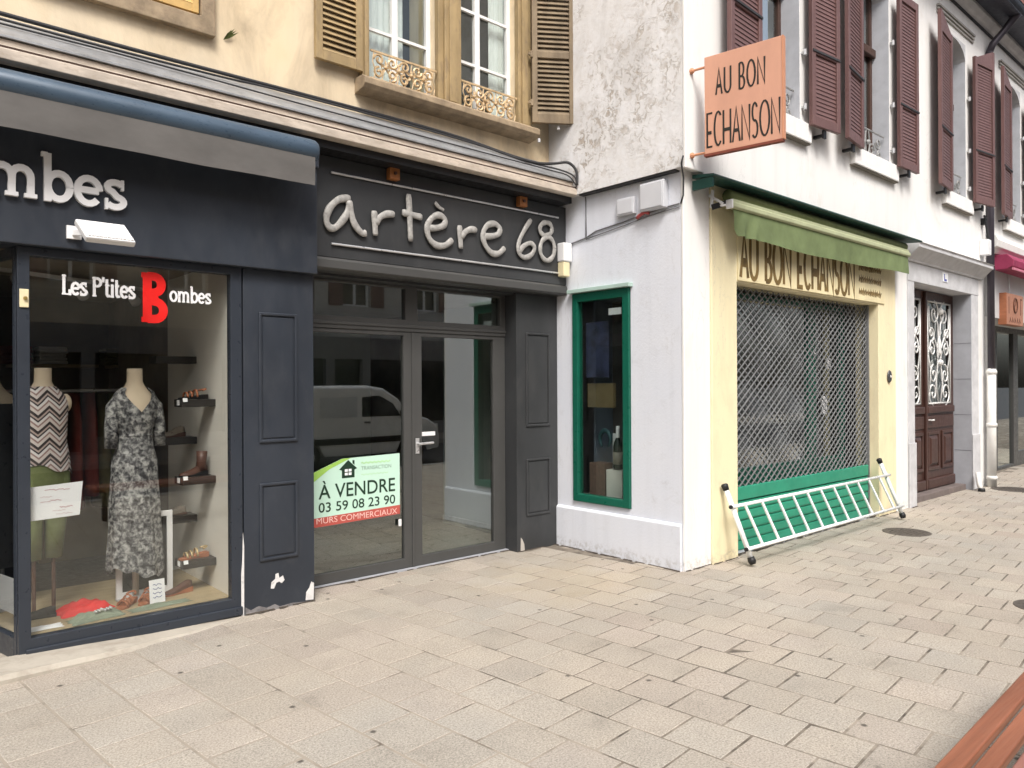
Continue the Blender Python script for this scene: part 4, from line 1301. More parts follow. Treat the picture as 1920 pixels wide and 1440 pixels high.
# raised script letters: rounded strokes on the fascia
SC = {'a': [[(3.012, 3.144), (2.916, 3.122), (2.84, 3.053), (2.802, 2.968), (2.814, 2.902), (2.864, 2.886), (2.927, 2.941), (2.986, 3.03), (3.005, 3.125)], [(2.999, 3.124), (3.018, 3.034), (3.046, 2.946), (3.109, 2.884), (3.155, 2.885)]],
 'r': [[(3.231, 3.078), (3.237, 2.972), (3.241, 2.878)], [(3.241, 2.973), (3.285, 3.033), (3.355, 3.07), (3.425, 3.077)]],
 't': [[(3.568, 3.27), (3.577, 3.068), (3.586, 2.873)], [(3.5, 3.106), (3.599, 3.099), (3.7, 3.092)]],
 'e': [[(3.841, 3.245), (3.884, 3.208), (3.937, 3.19)], [(3.77, 3.011), (3.855, 3.022), (3.933, 3.056), (3.946, 3.109), (3.887, 3.138), (3.809, 3.104), (3.755, 3.019), (3.777, 2.922), (3.854, 2.871), (3.948, 2.882), (4.028, 2.94)]],
 'r2': [[(4.11, 3.08), (4.117, 2.964), (4.125, 2.874)], [(4.122, 2.971), (4.175, 3.03), (4.242, 3.062), (4.306, 3.061)]],
 'e2': [[(4.391, 3.019), (4.482, 3.03), (4.567, 3.062), (4.585, 3.118), (4.518, 3.152), (4.43, 3.121), (4.381, 3.037), (4.403, 2.947), (4.481, 2.878), (4.569, 2.88), (4.645, 2.942)]],
 '6': [[(4.989, 3.257), (4.902, 3.147), (4.83, 3.026), (4.825, 2.921), (4.9, 2.878), (4.996, 2.92), (5.032, 2.991), (4.978, 3.027), (4.886, 2.984), (4.835, 2.922)]],
 '8': [[(5.275, 3.204), (5.264, 3.17), (5.233, 3.142), (5.19, 3.128), (5.148, 3.131), (5.118, 3.151), (5.107, 3.182), (5.119, 3.215), (5.149, 3.243), (5.191, 3.257), (5.233, 3.255), (5.264, 3.235), (5.275, 3.204)], [(5.309, 3.01), (5.294, 2.95), (5.257, 2.903), (5.206, 2.883), (5.157, 2.893), (5.121, 2.931), (5.108, 2.986), (5.122, 3.045), (5.158, 3.091), (5.208, 3.113), (5.258, 3.104), (5.295, 3.066), (5.309, 3.01)]]}
def smooth2(pts, k=4):
    P = [Vector((p[0], p[1])) for p in pts]
    out = []
    for i in range(len(P) - 1):
        a, b, c, d = P[max(i - 1, 0)], P[i], P[i + 1], P[min(i + 2, len(P) - 1)]
        for q in range(k):
            t = q / k
            out.append(.5 * ((2 * b) + (-a + c) * t + (2 * a - 5 * b + 4 * c - d) * t * t + (-a + 3 * b - 3 * c + d) * t ** 3))
    return out + [P[-1]]
ag = thing('shop_name_letters', (4.1, 5.32, 2.9), 'raised pale metal script lettering with two metal rules on the charcoal fascia', 'lettering')
for key, sts in SC.items():
    mb = MB()
    for q, pts in enumerate(sts):
        sp_ = smooth2(pts)
        r_ = .029 if key not in ('6', '8') else .025
        if key == 'e' and q == 0:
            r_ = .017
        rr_ = [r_ * (1 + .1 * math.sin(i * .8 + q)) for i in range(len(sp_))]
        if pts[0] != pts[-1]:
            rr_[0] *= .75
            rr_[-1] *= .75
        mb.tube([(p.x, 5.312 - q * .002, p.y) for p in sp_], r_, 8, radii=rr_, flat=.42, flat_axis=(0, 1, 0))
    mb.build('letter', LETTER_GREY, ag, smooth=True)
for z in (3.325, 2.765):
    MB().cyl((2.85, 5.322, z), (5.375, 5.322, z + .008), .0095, n=8).build('rule', STEEL, ag)
for x, lab in ((3.41, 'small orange wooden block under the cornice above the script letter t'), (4.86, 'small orange wooden block under the cornice above the numeral 6')):
    b_ = thing('wooden_block', (x, 5.3, 3.4), lab, 'block', 'wooden blocks under the cornice')
    bx(x - .048, x + .048, 5.275, 5.3345, 3.36, 3.455).build('block', ORANGE_WOOD, b_, bevel=.004)
    MB().cyl((x, 5.274, 3.41), (x, 5.26, 3.41), .014, n=8).build('bolt', LEATHER_D, b_)
sr = thing('alarm_siren', (5.43, 5.27, 2.9), 'white and cream alarm box on the charcoal fascia beside the white wall', 'alarm')
bx(5.365, 5.485, 5.235, 5.3345, 2.885, 3.075).build('siren_box', WHITE_PLASTIC, sr, bevel=.012)
bx(5.372, 5.46, 5.245, 5.3345, 2.735, 2.8845).build('detector', CREAM_PLASTIC, sr, bevel=.01)
# for-sale board behind the left door pane
fsb = thing('for_sale_sign', (3.28, 5.65, .5), 'pale mint A VENDRE for-sale sign in the left door of the empty shop', 'sign')
sy = 5.662
MB().prism([(2.835, .485), (3.69, .505), (3.69, 1.045), (3.12, 1.035), (2.835, .93)], (0, sy - .003, 0), X_, Z_, Y_, .003).build('board', SIGN_MINT, fsb)
MB().prism([(2.835, .845), (2.835, .93), (3.12, 1.035), (3.20, 1.036), (3.0, .955)], (0, sy - .0035, 0), X_, Z_, -Y_, .0006).build('green_corner', SIGN_GREEN, fsb)
MB().prism([(2.835, .56), (2.835, .485), (3.69, .505), (3.69, .585)], (0, sy - .0035, 0), X_, Z_, -Y_, .0006).build('red_band', SIGN_RED, fsb)
hs_ = MB()
hs_.prism([(3.09, .945), (3.175, 1.02), (3.26, .945), (3.235, .935), (3.235, .87), (3.115, .87), (3.115, .935)], (0, sy - .0035, 0), X_, Z_, -Y_, .0006)
hs_.prism([(3.215, .99), (3.215, 1.015), (3.235, 1.015), (3.235, .975)], (0, sy - .0035, 0), X_, Z_, -Y_, .0007)
hs_.build('house_emblem', SIGN_DKGREEN, fsb)
wp_ = MB()
for a in (3.142, 3.178):
    for b in (.892, .922):
        wp_.prism([(a, b), (a + .028, b), (a + .028, b + .022), (a, b + .022)], (0, sy - .0045, 0), X_, Z_, -Y_, .0005)
wp_.build('emblem_window', PAPER, fsb)
split_text(text_mesh('\u00c0 VENDRE', .168, (3.27, sy - .0035, .715), X_, Z_, -Y_, .001, width=.74, offset=.0015), 'letter', SIGN_DKGREEN, fsb)
split_text(text_mesh('03 59 08 23 90', .112, (3.27, sy - .0035, .605), X_, Z_, -Y_, .001, width=.74, offset=.001), 'digit', SIGN_DKGREEN, fsb)
split_text(text_mesh('MURS COMMERCIAUX', .07, (3.27, sy - .0041, .512), X_, Z_, -Y_, .0012, width=.78), 'letter', M('pale_pink_print', (.85, .55, .5), .5, bmp=0), fsb)
split_text(text_mesh('TRANSACTION', .045, (3.30, sy - .0035, .925), X_, Z_, -Y_, .001, align='LEFT', width=.30), 'letter', M('grey_green_print', (.2, .33, .25), .5, bmp=0), fsb)
sq = MB()
for zz, w0, th_ in ((.985, .29, .02), (.885, .27, .006)):
    sq.stroke([(3.30 + w0 * q / 24, zz + .006 * math.sin(q * 1.9)) for q in range(25)], th_ * .55, (0, sy - .0035, 0), X_, Z_, -Y_, .0006)
sq.build('faded_lettering', M('pale_green_print', (.42, .7, .35), .5, bmp=0), fsb)
# ================================================================== white house on the right
wh = thing('white_house', (9.5, 3.9, 0), 'white rendered corner house with brown shutters and green wine shop', 'house')
SWH = [(4.50, 5.24, .475, 2.565)]
MB().wall(3.9305, 5.498, -.05, 3.60, 5.50, 5.80, SWH, 'y').build('side_wall', ROUGH_WHITE, wh)
MB().loft([[(5.4995, y, -.05), (5.468, y, -.05), (5.468, y, .395), (5.488, y, .415), (5.4995, y, .415)] for y in (3.9305, 5.468)]).build('plinth', ROUGH_WHITE, wh, bevel=.006)
bx(5.4985, 5.90, 3.90, 3.93, -.05, 3.55).build('corner_pier', WHITE_WALL, wh, bevel=.008)
MB().wall(3.8505, 5.62, 3.535, 9.2, 5.42, 5.70, [], 'y').build('upper_side_wall', OLD_WHITE, wh)
bx(5.43, 5.4995, 3.94, 5.09, 3.5205, 3.5345).build('overhang_shade', BLACK_CABLE, wh)  # black strip painted as the shadow line below the overhang
bx(5.4185, 5.702, 3.82, 3.85, 3.52, 9.2).build('upper_corner_pier', WHITE_WALL, wh, bevel=.008)
WIN = [(6.55, 7.48), (8.76, 9.76), (11.66, 12.55)]
MB().wall(5.702, 13.56, 3.50, 7.2, 3.84, 4.2, [(a, b, 4.37, 6.70) for a, b in WIN]).build('front_wall', WHITE_WALL, wh)
MB().box(10.02, 10.448, 3.90, 4.2, -.05, 3.50).build('pier', WHITE_WALL, wh, bevel=.004)
bx(13.225, 13.56, 3.895, 4.2, -.05, 3.50).build('pier', WHITE_WALL, wh, bevel=.004)
bx(10.448, 13.225, 3.895, 4.2, 3.255, 3.499).build('wall_above_door', WHITE_WALL, wh)
def cornice_run(parent, x0, x1, zb=7.2):
    prof = [(3.95, zb), (3.82, zb), (3.80, zb + .03), (3.77, zb + .05), (3.735, zb + .09), (3.72, zb + .11), (3.72, zb + .16), (3.95, zb + .16)]
    MB().loft([[(x, y, z) for y, z in prof] for x in (x0, x1)]).build('eaves_cornice', STONE, parent, bevel=.004)
    MB().box(x0, x1, 3.81, 3.839, zb - .035, zb - .012).build('frieze_line', BLACK, parent)
    MB().box(x0, x1, 3.40, 3.95, zb + .161, zb + .19).build('eaves_soffit', GUTTER, parent)
    rings = []
    for x in (x0, x1):
        rings.append([(x, 3.46 + .11 * math.cos(R(a)), zb + .27 + .11 * math.sin(R(a))) for a in range(180, 361, 15)] + [(x, 3.46 + .10 * math.cos(R(a)), zb + .27 + .10 * math.sin(R(a))) for a in range(360, 179, -15)])
    MB().loft(rings).build('gutter', GUTTER, parent)
    MB().cyl((x0, 3.352, zb + .275), (x1, 3.352, zb + .275), .010, n=8).build('gutter_bead', BLACK, parent)
    ro = MB().add([(x0, 3.57, zb + .19), (x1, 3.57, zb + .19), (x1, 4.35, zb + 3.2), (x0, 4.35, zb + 3.2)], [(0, 1, 2, 3)]).build('roof', ROOF_TILE, parent)
    tm = MB()
    n = int((x1 - x0) / .22)
    dv = Vector((0, .78, 3.01)).normalized()
    for r_ in range(9):
        for k in range(n):
            xx = x0 + (k + .5 * (r_ % 2)) * (x1 - x0) / n
            b = Vector((xx + .11, 3.555, zb + .20)) + dv * (r_ * .22 + .12)
            tm.obox(b + Vector((0, -.006 - .004 * (k % 2), 0)), (1, 0, 0), dv + Vector((0, -.03, 0)), (0, -1, .25), .106, .14, .008)
    tm.build('roof_tiles', ROOF_TILE, ro, kind='stuff')
cornice_run(wh, 9.0, 13.56)
def window_unit(house, x0, x1, arched=True):
    z0, z1 = 4.37, 6.70
    yb = 4.045
    w = MB().wall(x0, x1, z0, z1, yb, yb + .06, [(x0 + .06, (x0 + x1) / 2 - .04, z0 + .07, 5.78), ((x0 + x1) / 2 + .04, x1 - .06, z0 + .07, 5.78), (x0 + .06, (x0 + x1) / 2 - .04, 5.90, z1 - .1), ((x0 + x1) / 2 + .04, x1 - .06, 5.90, z1 - .1)]).build('window', WOOD_WIN, house, bevel=.005)
    bx(x0, x1, yb - .05, yb - .001, 5.76, 5.86).build('transom', WOOD_WIN, w, bevel=.01)
    for a, b in ((x0 + .06, (x0 + x1) / 2 - .04), ((x0 + x1) / 2 + .04, x1 - .06)):
        bx(a, b, yb + .025, yb + .03, z0 + .07, 5.78).build('pane', GLASS_DARK, w)
        bx(a, b, yb + .025, yb + .03, 5.90, z1 - .1).build('pane', GLASS_DARK, w)
    bx(x1 - .004, x1 + .012, 3.8415, yb, z0, z1).build('reveal', STONE_GREY2, w)
    bx(x0 - .012, x0 + .004, 3.8415, yb, z0, z1).build('reveal', STONE_GREY2, w)
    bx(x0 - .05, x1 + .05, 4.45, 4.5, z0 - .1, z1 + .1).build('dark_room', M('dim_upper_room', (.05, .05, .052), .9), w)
    rows = [[(x0 + .05 + (x1 - x0 - .1) * k / 18, 4.22 + .02 * math.sin(k * 1.9), zq) for k in range(10)] for zq in (z0, z1 - .05)]
    MB().loft(rows, cap=False, closed=False).build('curtain', CURT2, w, smooth=True)
    if arched:
        zs = 6.42
        for sgn, xa, xb in ((1, x0, (x0 + x1) / 2), (-1, x1, (x0 + x1) / 2)):
            hw = abs(xb - xa)
            poly = [(xa, z1 + .001)] + [(xa, zs)] + [((x0 + x1) / 2 - sgn * hw * math.cos(R(t)), zs + (z1 - .02 - zs) * math.sin(R(t))) for t in range(8, 91, 10)] + [(xb, z1 - .02), (xb, z1 + .001)]
            MB().prism(poly, (0, 3.838, 0), X_, Z_, Y_, .2).build('arch_spandrel', STONE, w)
        for k in range(3):
            bx(x0 - .28, x1 + .32, 3.818 - .012 * k, 3.8395, 6.82 + .045 * k, 6.845 + .045 * k).build('hood_mould', HOOD, w)
    bx(x0 - .12, x1 + .12, 3.77, 3.8395, 4.17, 4.368).build('sill', WHITE_WALL, house, bevel=.008)
    bx(x0 - .12, x1 + .12, 3.785, 3.839, 4.158, 4.1695).build('sill_shade_strip', M('sill_shadow_gap', (.2, .18, .15), .9), house)  # dark strip draws the shade beneath the sill
    # scroll guard
    g = MB()
    a0, a1 = x0 + .02, x1 - .02
    gy = 3.90
    for z in (4.40, 4.72):
        g.box(a0, a1, gy - .008, gy + .008, z, z + .014)
    cx = (a0 + a1) / 2
    for s_ in (-1, 1):
        for (px, pz, r0, st) in ((.12, 4.50, .085, 0), (.30, 4.61, .08, 180), (.33, 4.47, .06, 90)):
            g.tube([(cx + s_ * (px + q[0]), gy, pz + q[1]) for q in spiral(0, 0, r0, .02, st, st + 480, 16)], .009, 5)
        g.tube([(cx + s_ * .02, gy, 4.41), (cx + s_ * .07, gy, 4.56), (cx + s_ * .03, gy, 4.72)], .009, 5)
    g.sphere((cx, gy - .01, 4.57), .03, 8, 6)
    g.build('iron_guard', IRON_GREY, house)
STONE_GREY2 = M('bluish_grey_reveal_stone', (.50, .515, .55), .8, var=.1, scale=5, bmp=.15, grime=.25, grime_col=(.3, .31, .34))
HOOD = M('stained_hood_mould', (.36, .345, .32), .8, var=.2)
CURT2 = M('pale_net_curtain', (.5, .53, .52), .9, var=.05)
def brown_shutter(house, x0, x1, hinge, ang, slope=0.0, ztop=6.52):
    px = x1 if hinge == 'r' else x0
    sh = louvred_shutter(house, x0, x1, 4.34, ztop, 3.715, 3.76, BROWN_SHUT, .042, stile=.065, rail=.10, mids=(5.12,), slat_parts=False, rz=ang, pivot=(px, 3.78), slope=slope, sa=80)
    def T(p):
        dx, dy = p[0] - px, p[1] - 3.78
        return (px + dx * math.cos(ang) - dy * math.sin(ang), 3.78 + dx * math.sin(ang) + dy * math.cos(ang), p[2])
    b = bx(x0 + .005, x1 - .005, 3.706, 3.7145, 5.108, 5.13)
    b.v = [T(p) for p in b.v]
    b.build('strap_bar', BLACK_CABLE, sh)
    for z in (4.55, 5.12, 5.9):
        h = MB().cyl((px, 3.80, z - .03), (px, 3.80, z + .03), .018, n=8).box(px - .012, px + .012, 3.80, 3.84, z - .012, z + .012)
        h.build('hinge', STEEL, sh)
    c = MB().box((x0 + x1) / 2 - .02, (x0 + x1) / 2 + .02, 3.735, 3.84, 4.27, 4.30).box((x0 + x1) / 2 - .03, (x0 + x1) / 2 + .03, 3.715, 3.735, 4.25, 4.335)
    c.build('shutter_catch', BLACK, sh)
for a, b, h, an, sl_ in ((5.93, 6.52, 'r', R(3), 0), (7.52, 8.04, 'l', R(-6), 0), (8.20, 8.74, 'r', R(7), 0), (9.79, 10.34, 'l', R(-2), 0), (11.03, 11.63, 'r', R(5), .18), (12.60, 13.20, 'l', R(-8), -.18)):
    brown_shutter(wh, a, b, h, an, sl_)
for k, (a, b) in enumerate(WIN):
    window_unit(wh, a, b, arched=True)
# narrow green-framed window in the side wall
swf = MB().wall(4.505, 5.235, .48, 2.56, 5.475, 5.56, [(4.585, 5.165, .555, 2.475)], 'y').build('side_window', GREEN, wh, bevel=.006)
MB().box(5.435, 5.4995, 4.47, 5.27, 2.562, 2.60).build('head_board', M('pale_mint_board', (.42, .56, .5), .5), swf, bevel=.004)
bx(5.51, 5.516, 4.585, 5.165, .555, 2.475).build('pane', GLASS_DARK, swf)
for y in (4.50, 5.24):
    bx(5.56, 6.1, y - (0 if y > 5 else .03), y + (.03 if y > 5 else 0), .45, 2.58).build('display_side', BLUEGREY, swf)
bx(6.1, 6.14, 4.47, 5.27, .45, 2.58).build('display_back', M('dim_display_back', (.10, .09, .085), .8, var=.2), swf)
bx(5.56, 6.1, 4.5005, 5.2395, .45, .535).build('display_floor', M('grey_display_floor', (.36, .35, .31), .6), swf)
bx(5.56, 6.1, 4.5005, 5.2395, 2.52, 2.58).build('display_top', BLUEGREY, swf)
tag(bx(5.58, 5.585, 4.84, 5.14, 1.72, 2.27).build('poster', POSTER), 'dark blue poster hanging in the green side window', 'poster')
tag(bx(5.52, 5.523, 4.63, 4.79, 2.32, 2.385).build('sticker', PAPER), 'small white sticker high in the green side window', 'sticker')
tag(bx(5.62, 5.66, 4.82, 5.16, 1.42, 1.66).build('wooden_plaque', M('olive_brown_plaque', (.16, .12, .06), .6, var=.3)), 'olive brown plaque under the dark poster', 'plaque')
bt = thing('wine_bottle', (5.68, 4.78, .80), 'dark wine bottle with white neck foil standing on a pale stand', 'bottle')
MB().lathe([(.046, 0), (.048, .02), (.048, .22), (.04, .26), (.018, .31), (.016, .36)], (5.66, 4.80, .815), 18).build('glass', BOTTLE, bt, smooth=True)
MB().lathe([(.0185, .30), (.018, .33), (.0185, .40), (.0185, .425)], (5.66, 4.80, .815), 14).build('foil', PAPER, bt, smooth=True)
MB().lathe([(.0488, .05), (.0488, .17)], (5.66, 4.80, .815), 18).build('label', M('dim_label', (.2, .19, .15), .6), bt, smooth=True)
sd_ = thing('display_stand', (5.7, 4.8, .53), 'pale stand under the wine bottle in the green side window', 'stand')
MB().box(5.60, 5.72, 4.70, 4.90, .536, .81).build('box', M('pale_board', (.58, .57, .52), .7), sd_, bevel=.003)
MB().box(5.724, 5.73, 4.83, 4.92, .536, 1.16).build('back_board', PAPER, sd_)
tag(MB().box(5.62, 5.78, 4.94, 5.14, .536, .86).build('wine_crate', CRATE, bevel=.004), 'dark wooden wine crate low in the green side window', 'crate')
hr_ = MB().tube([(5.68, 4.98 + .07 * math.cos(R(a)), 1.10 + .085 * math.sin(R(a))) for a in range(-60, 250, 15)], .02, 8, radii=[.012 + .012 * math.sin(math.pi * k / 20) for k in range(21)])
tag(hr_.build('horn_ornament', TEAL_DARK, smooth=True), 'dark curved ornament left of the wine bottle', 'ornament')
# junction boxes and wires on the side wall
BOX_GREY = M('grey_white_plastic', (.60, .61, .64), .5, var=.05, bmp=.02)
j1 = thing('junction_box', (5.48, 4.52, 3.3), 'small white junction box on the side wall, the left of the two', 'box', 'junction boxes')
bx(5.455, 5.4995, 4.42, 4.63, 3.235, 3.395).build('housing', BOX_GREY, j1, bevel=.006)
bx(5.449, 5.4545, 4.435, 4.615, 3.25, 3.38).build('lid', BOX_GREY, j1, bevel=.003)
j2 = thing('junction_box', (5.48, 4.2, 3.3), 'larger white junction box on the side wall near the corner', 'box', 'junction boxes')
bx(5.425, 5.4995, 4.06, 4.33, 3.225, 3.475).build('housing', BOX_GREY, j2, bevel=.008)
bx(5.418, 5.4245, 4.075, 4.315, 3.24, 3.46).build('lid', BOX_GREY, j2, bevel=.003)
def wire(pts, r, name, mat, label):
    P = [Vector((0,) + p) if len(p) == 2 else Vector(p) for p in pts]
    return tag(MB().tube(pts, r, 6).build(name, mat, smooth=True), label, 'wire', 'wires on the side wall')
GREYW = M('grey_wire', (.16, .16, .17), .6, bmp=0)
wire([(5.49, 5.49, 3.045), (5.49, 5.25, 3.075), (5.49, 5.05, 3.105), (5.49, 4.92, 3.15), (5.49, 4.55, 3.185), (5.49, 4.32, 3.215), (5.49, 4.06, 3.235), (5.49, 3.94, 3.24)], .007, 'wire', GREYW, 'upper grey wire crossing the white side wall')
wire([(5.49, 5.05, 3.09), (5.49, 4.85, 3.115), (5.49, 4.55, 3.15), (5.49, 4.3, 3.185), (5.49, 4.06, 3.205), (5.49, 3.94, 3.21)], .005, 'wire', GREYW, 'lower thin grey wire crossing the white side wall')
wire([(5.49, 5.055, 3.51), (5.49, 5.05, 3.30), (5.49, 5.05, 3.10)], .006, 'wire', GREYW, 'vertical wire from the overhang down to the grey wires')
wire([(5.486, 3.92, 3.235), (5.475, 3.885, 3.30), (5.47, 3.878, 3.45), (5.40, 3.85, 3.56), (5.40, 3.83, 3.62)], .008, 'wire', BLACK_CABLE, 'dark wire climbing the white corner below the orange sign')
tag(MB().tube([(5.48, 4.40, 3.19), (5.46, 4.36, 3.20), (5.47, 4.31, 3.225), (5.48, 4.26, 3.21)], .016, 8).build('cable_joint', M('red_tape', (.5, .1, .1), .6), smooth=True), 'red taped cable joint under the junction boxes', 'cable joint')

# ---------------------------------------------------------------- projecting orange sign
su = Vector((.174, -.985, 0)).normalized()
sw = Vector((-.985, -.174, 0)).normalized()
so = Vector((5.50, 3.83, 0))
ps = thing('projecting_sign', (5.52, 3.4, 3.6), 'orange AU BON ECHANSON sign projecting from the corner of the white house', 'sign')
def sp3(t, z, d=0.0):
    return so + su * t + Z_ * z + sw * d
MB().obox(sp3(.475, 4.03), su, Z_, sw, .33, .415, .022).build('board', ORANGE_SIGN, ps, bevel=.004)
MB().obox(sp3(.475, 3.605), su, Z_, sw, .335, .009, .026).build('bottom_edge', M('dark_red_edge', (.2, .05, .03), .6), ps)
MB().obox(sp3(.812, 4.03), su, Z_, sw, .006, .415, .026).build('outer_edge', ORANGE_EDGE, ps)
for z in (4.37, 3.635):
    MB().tube([sp3(.02, z), sp3(.15, z)], .011, 8).sphere(sp3(.02, z), .026, 8, 6).build('bracket', ORANGE_EDGE, ps)
def glyph(ch):
    if ch == 'A':
        return [[(0, 0), (.5, 1), (1, 0)], [(.17, .33), (.83, .33)]]
    if ch == 'U':
        return [[(0, 1), (0, .28)] + arc(.5, .28, .5, .28, 190, 350, 8) + [(1, .28), (1, 1)]]
    if ch == 'B':
        return [[(0, 0), (0, 1)], [(0, 1), (.35, 1)] + arc(.4, .74, .45, .26, 80, -80, 8) + [(0, .48)], [(0, .47), (.4, .47)] + arc(.45, .235, .55, .235, 80, -80, 8) + [(0, 0)]]
    if ch == 'O':
        return [arc(.5, .5, .5, .5, 0, 360, 18)]
    if ch == 'N':
        return [[(0, 0), (0, 1), (1, 0), (1, 1)]]
    if ch == 'E':
        return [[(1, 1), (0, 1), (0, 0), (1, 0)], [(0, .42), (.85, .42)]]
    if ch == 'C':
        return [arc(.55, .5, .55, .5, 50, 310, 14)]
    if ch == 'H':
        return [[(0, 0), (0, 1)], [(1, 0), (1, 1)], [(0, .42), (1, .42)]]
    if ch == 'S':
        return [arc(.5, .74, .42, .26, 30, 260, 8) + arc(.5, .25, .46, .25, 80, -140, 9)]
    return []
def thin_text(txt, a0, a1, z0, z1, wd, o, u, w, d, gapr=.45, thick_bars=True):
    """narrow sign-writer capitals; returns one mesh builder per letter"""
    wts = [{'O': 1.25, 'C': 1.0, 'N': 1.05, ' ': .55, 'S': .8, 'E': .75, 'B': .8}.get(c, 1.0) for c in txt]
    n = len(txt)
    unit = (a1 - a0) / (sum(wts) + gapr * (n - 1))
    x = a0
    out = []
    q = 0
    for c, wt in zip(txt, wts):
        mb = MB()
        for k, st in enumerate(glyph(c)):
            q += 1
            bar = thick_bars and k and len(st) == 2 and st[0][1] == st[1][1]
            mb.stroke([(x + p[0] * wt * unit, z0 + p[1] * (z1 - z0)) for p in st], wd * (1.9 if bar else 1), o, u, Z_, w, d + (q % 5) * .0003)
        if mb.v:
            out.append(mb)
        x += (wt + gapr) * unit
    return out
for mb in thin_text('AU BON', .25, .665, 4.10, 4.315, .015, so + sw * .022, su, sw, .002):
    mb.build('letter', INK, ps)
for mb in thin_text('ECHANSON', .17, .785, 3.67, 3.955, .015, so + sw * .022, su, sw, .002, .32):
    mb.build('letter', INK, ps)

# ---------------------------------------------------------------- wine shop front
ws = thing('wine_shop_front', (7.9, 3.9, 0), 'cream painted wine shop surround with AU BON ECHANSON name board', 'shopfront')
MB().wall(5.9005, 10.0195, -.05, 3.499, 3.88, 4.16, [(6.315, 9.50, -.06, 2.615)]).build('surround', CREAM_WALL, ws, bevel=.005)
nb = bx(6.32, 9.66, 3.866, 3.8795, 2.63, 3.12).build('name_board', M('ivory_name_board', (.78, .68, .42), .5, var=.1, scale=2, stretch=(4, 1, .3)), ws, bevel=.003)
for mb in thin_text('AU BON ECHANSON', 6.36, 8.80, 2.665, 3.10, .046, Vector((0, 3.866, 0)), X_, -Y_, .002, .32):
    mb.build('letter', INK_BROWN, nb)
for k, (z, th_) in enumerate(((3.02, .03), (2.88, .034), (2.73, .028))):
    mb = MB()
    rr = random.Random(40 + k)
    x = 8.93
    while x < 9.56:
        w_ = rr.uniform(.03, .06)
        hgt = rr.uniform(.05, .085)
        mb.stroke([(x, z - hgt / 2), (x + w_ * .2, z + hgt / 2), (x + w_ * .6, z - hgt * .3), (x + w_, z + hgt * .35)], .020, (0, 3.866, 0), X_, Z_, -Y_, .002)
        x += w_ + .012
    mb.build('small_lettering', INK_BROWN, nb)
bx(6.3155, 9.4995, 3.93, 4.4, -.05, .012).build('threshold', STONE_GREY, ws)
# glazing behind the grille
gz = MB().wall(6.3155, 9.4995, .02, 2.614, 4.30, 4.36, [(6.40, 8.55, .75, 2.55), (8.75, 9.42, .75, 2.55)]).build('glazed_front', GREEN, ws, bevel=.004)
bx(6.40, 8.55, 4.33, 4.336, .75, 2.55).build('pane', GLASS_DOOR, gz)
bx(8.75, 9.42, 4.33, 4.336, .75, 2.55).build('pane', GLASS_DOOR, gz)
for (x, z, w_, h_) in ((9.0, 1.83, .10, .13), (8.87, 1.27, .13, .22), (8.68, 2.0, .04, .06)):
    bx(x, x + w_, 4.292, 4.2995, z, z + h_).build('sticker', PAPER, gz)
bx(5.81, 10.4, 8.0, 8.1, 0, 3.4).build('back_wall', INT_DARK, ws)
bx(10.3, 10.4, 4.4, 8.0, 0, 3.4).build('side_wall', INT_DARK, ws)
bx(6.15, 6.2, 4.37, 8.0, 0, 3.4).build('side_wall', INT_DARK, ws)
bx(5.81, 10.4, 4.37, 8.0, 2.9, 3.0).build('ceiling', INT_DARK, ws)
bx(6.2, 10.4, 4.37, 8.0, -.02, .015).build('shop_floor', INT_DARK, ws)
for k in range(3):
    tag(bx(6.6 + k * .75, 7.2 + k * .75, 4.6, 5.0, .016, .7 + .12 * (k % 2)).build('wine_crate', CRATE, bevel=.006), ['wine crate behind the grille, nearest the left cream jamb', 'taller wine crate behind the grille, middle of three', 'wine crate behind the grille, nearest the green mullion'][k], 'crate', 'wine crates behind the grille')
# roller grille
rg = thing('roller_grille', (7.9, 4.02, 0), 'closed diamond-mesh roller grille with green bottom panel over the wine shop', 'grille')
GX0, GX1, GZ0, GZ1 = 6.345, 9.47, .63, 2.60
lat = MB()
dx, dz = .112, .082
sl = dz / dx
nmax = int(((GX1 - GX0) + (GZ1 - GZ0) / sl) / dx) + 2
for s_ in (1, -1):
    for k in range(-2, nmax):
        c0 = k * dx
        # line x = GX0 + c0 - t/sl (leaning) as z rises
        pts = []
        za, zb = GZ0, GZ1
        xa = GX0 + c0
        xb = xa - (zb - za) / sl
        # clip to the opening
        def at_z(z):
            return xa - (z - GZ0) / sl
        zlo = max(GZ0, GZ0 + (xa - GX1) * sl)
        zhi = min(GZ1, GZ0 + (xa - GX0) * sl)
        if zhi - zlo < .01:
            continue
        P0, P1 = (at_z(zlo), zlo), (at_z(zhi), zhi)
        if s_ < 0:
            P0, P1 = (GX0 + GX1 - P0[0], P0[1]), (GX0 + GX1 - P1[0], P1[1])
        yy = 4.02 + .004 * s_
        lat.bar((P0[0], yy, P0[1]), (P1[0], yy, P1[1]), .009, .012, up=(0, 1, 0))
lat.build('lattice', GRILLE, rg, kind='stuff', fixn=False)
for x in (6.318, 9.475):
    bx(x, x + .022, 3.99, 4.06, .03, 2.612).build('guide_rail', GRILLE, rg)
bx(6.345, 9.47, 3.995, 4.045, .505, .635).build('top_band', GREEN_PANEL, rg, bevel=.006)
for k in range(5):
    MB().loft([[(x, y, z) for y, z in ((4.04, .016 + k * .097), (4.004, .016 + k * .097), (3.998, .031 + k * .097), (4.004, .096 + k * .097), (4.018, .108 + k * .097), (4.04, .108 + k * .097))] for x in (6.345, 9.47)]).build('slat', GREEN_PANEL, rg)
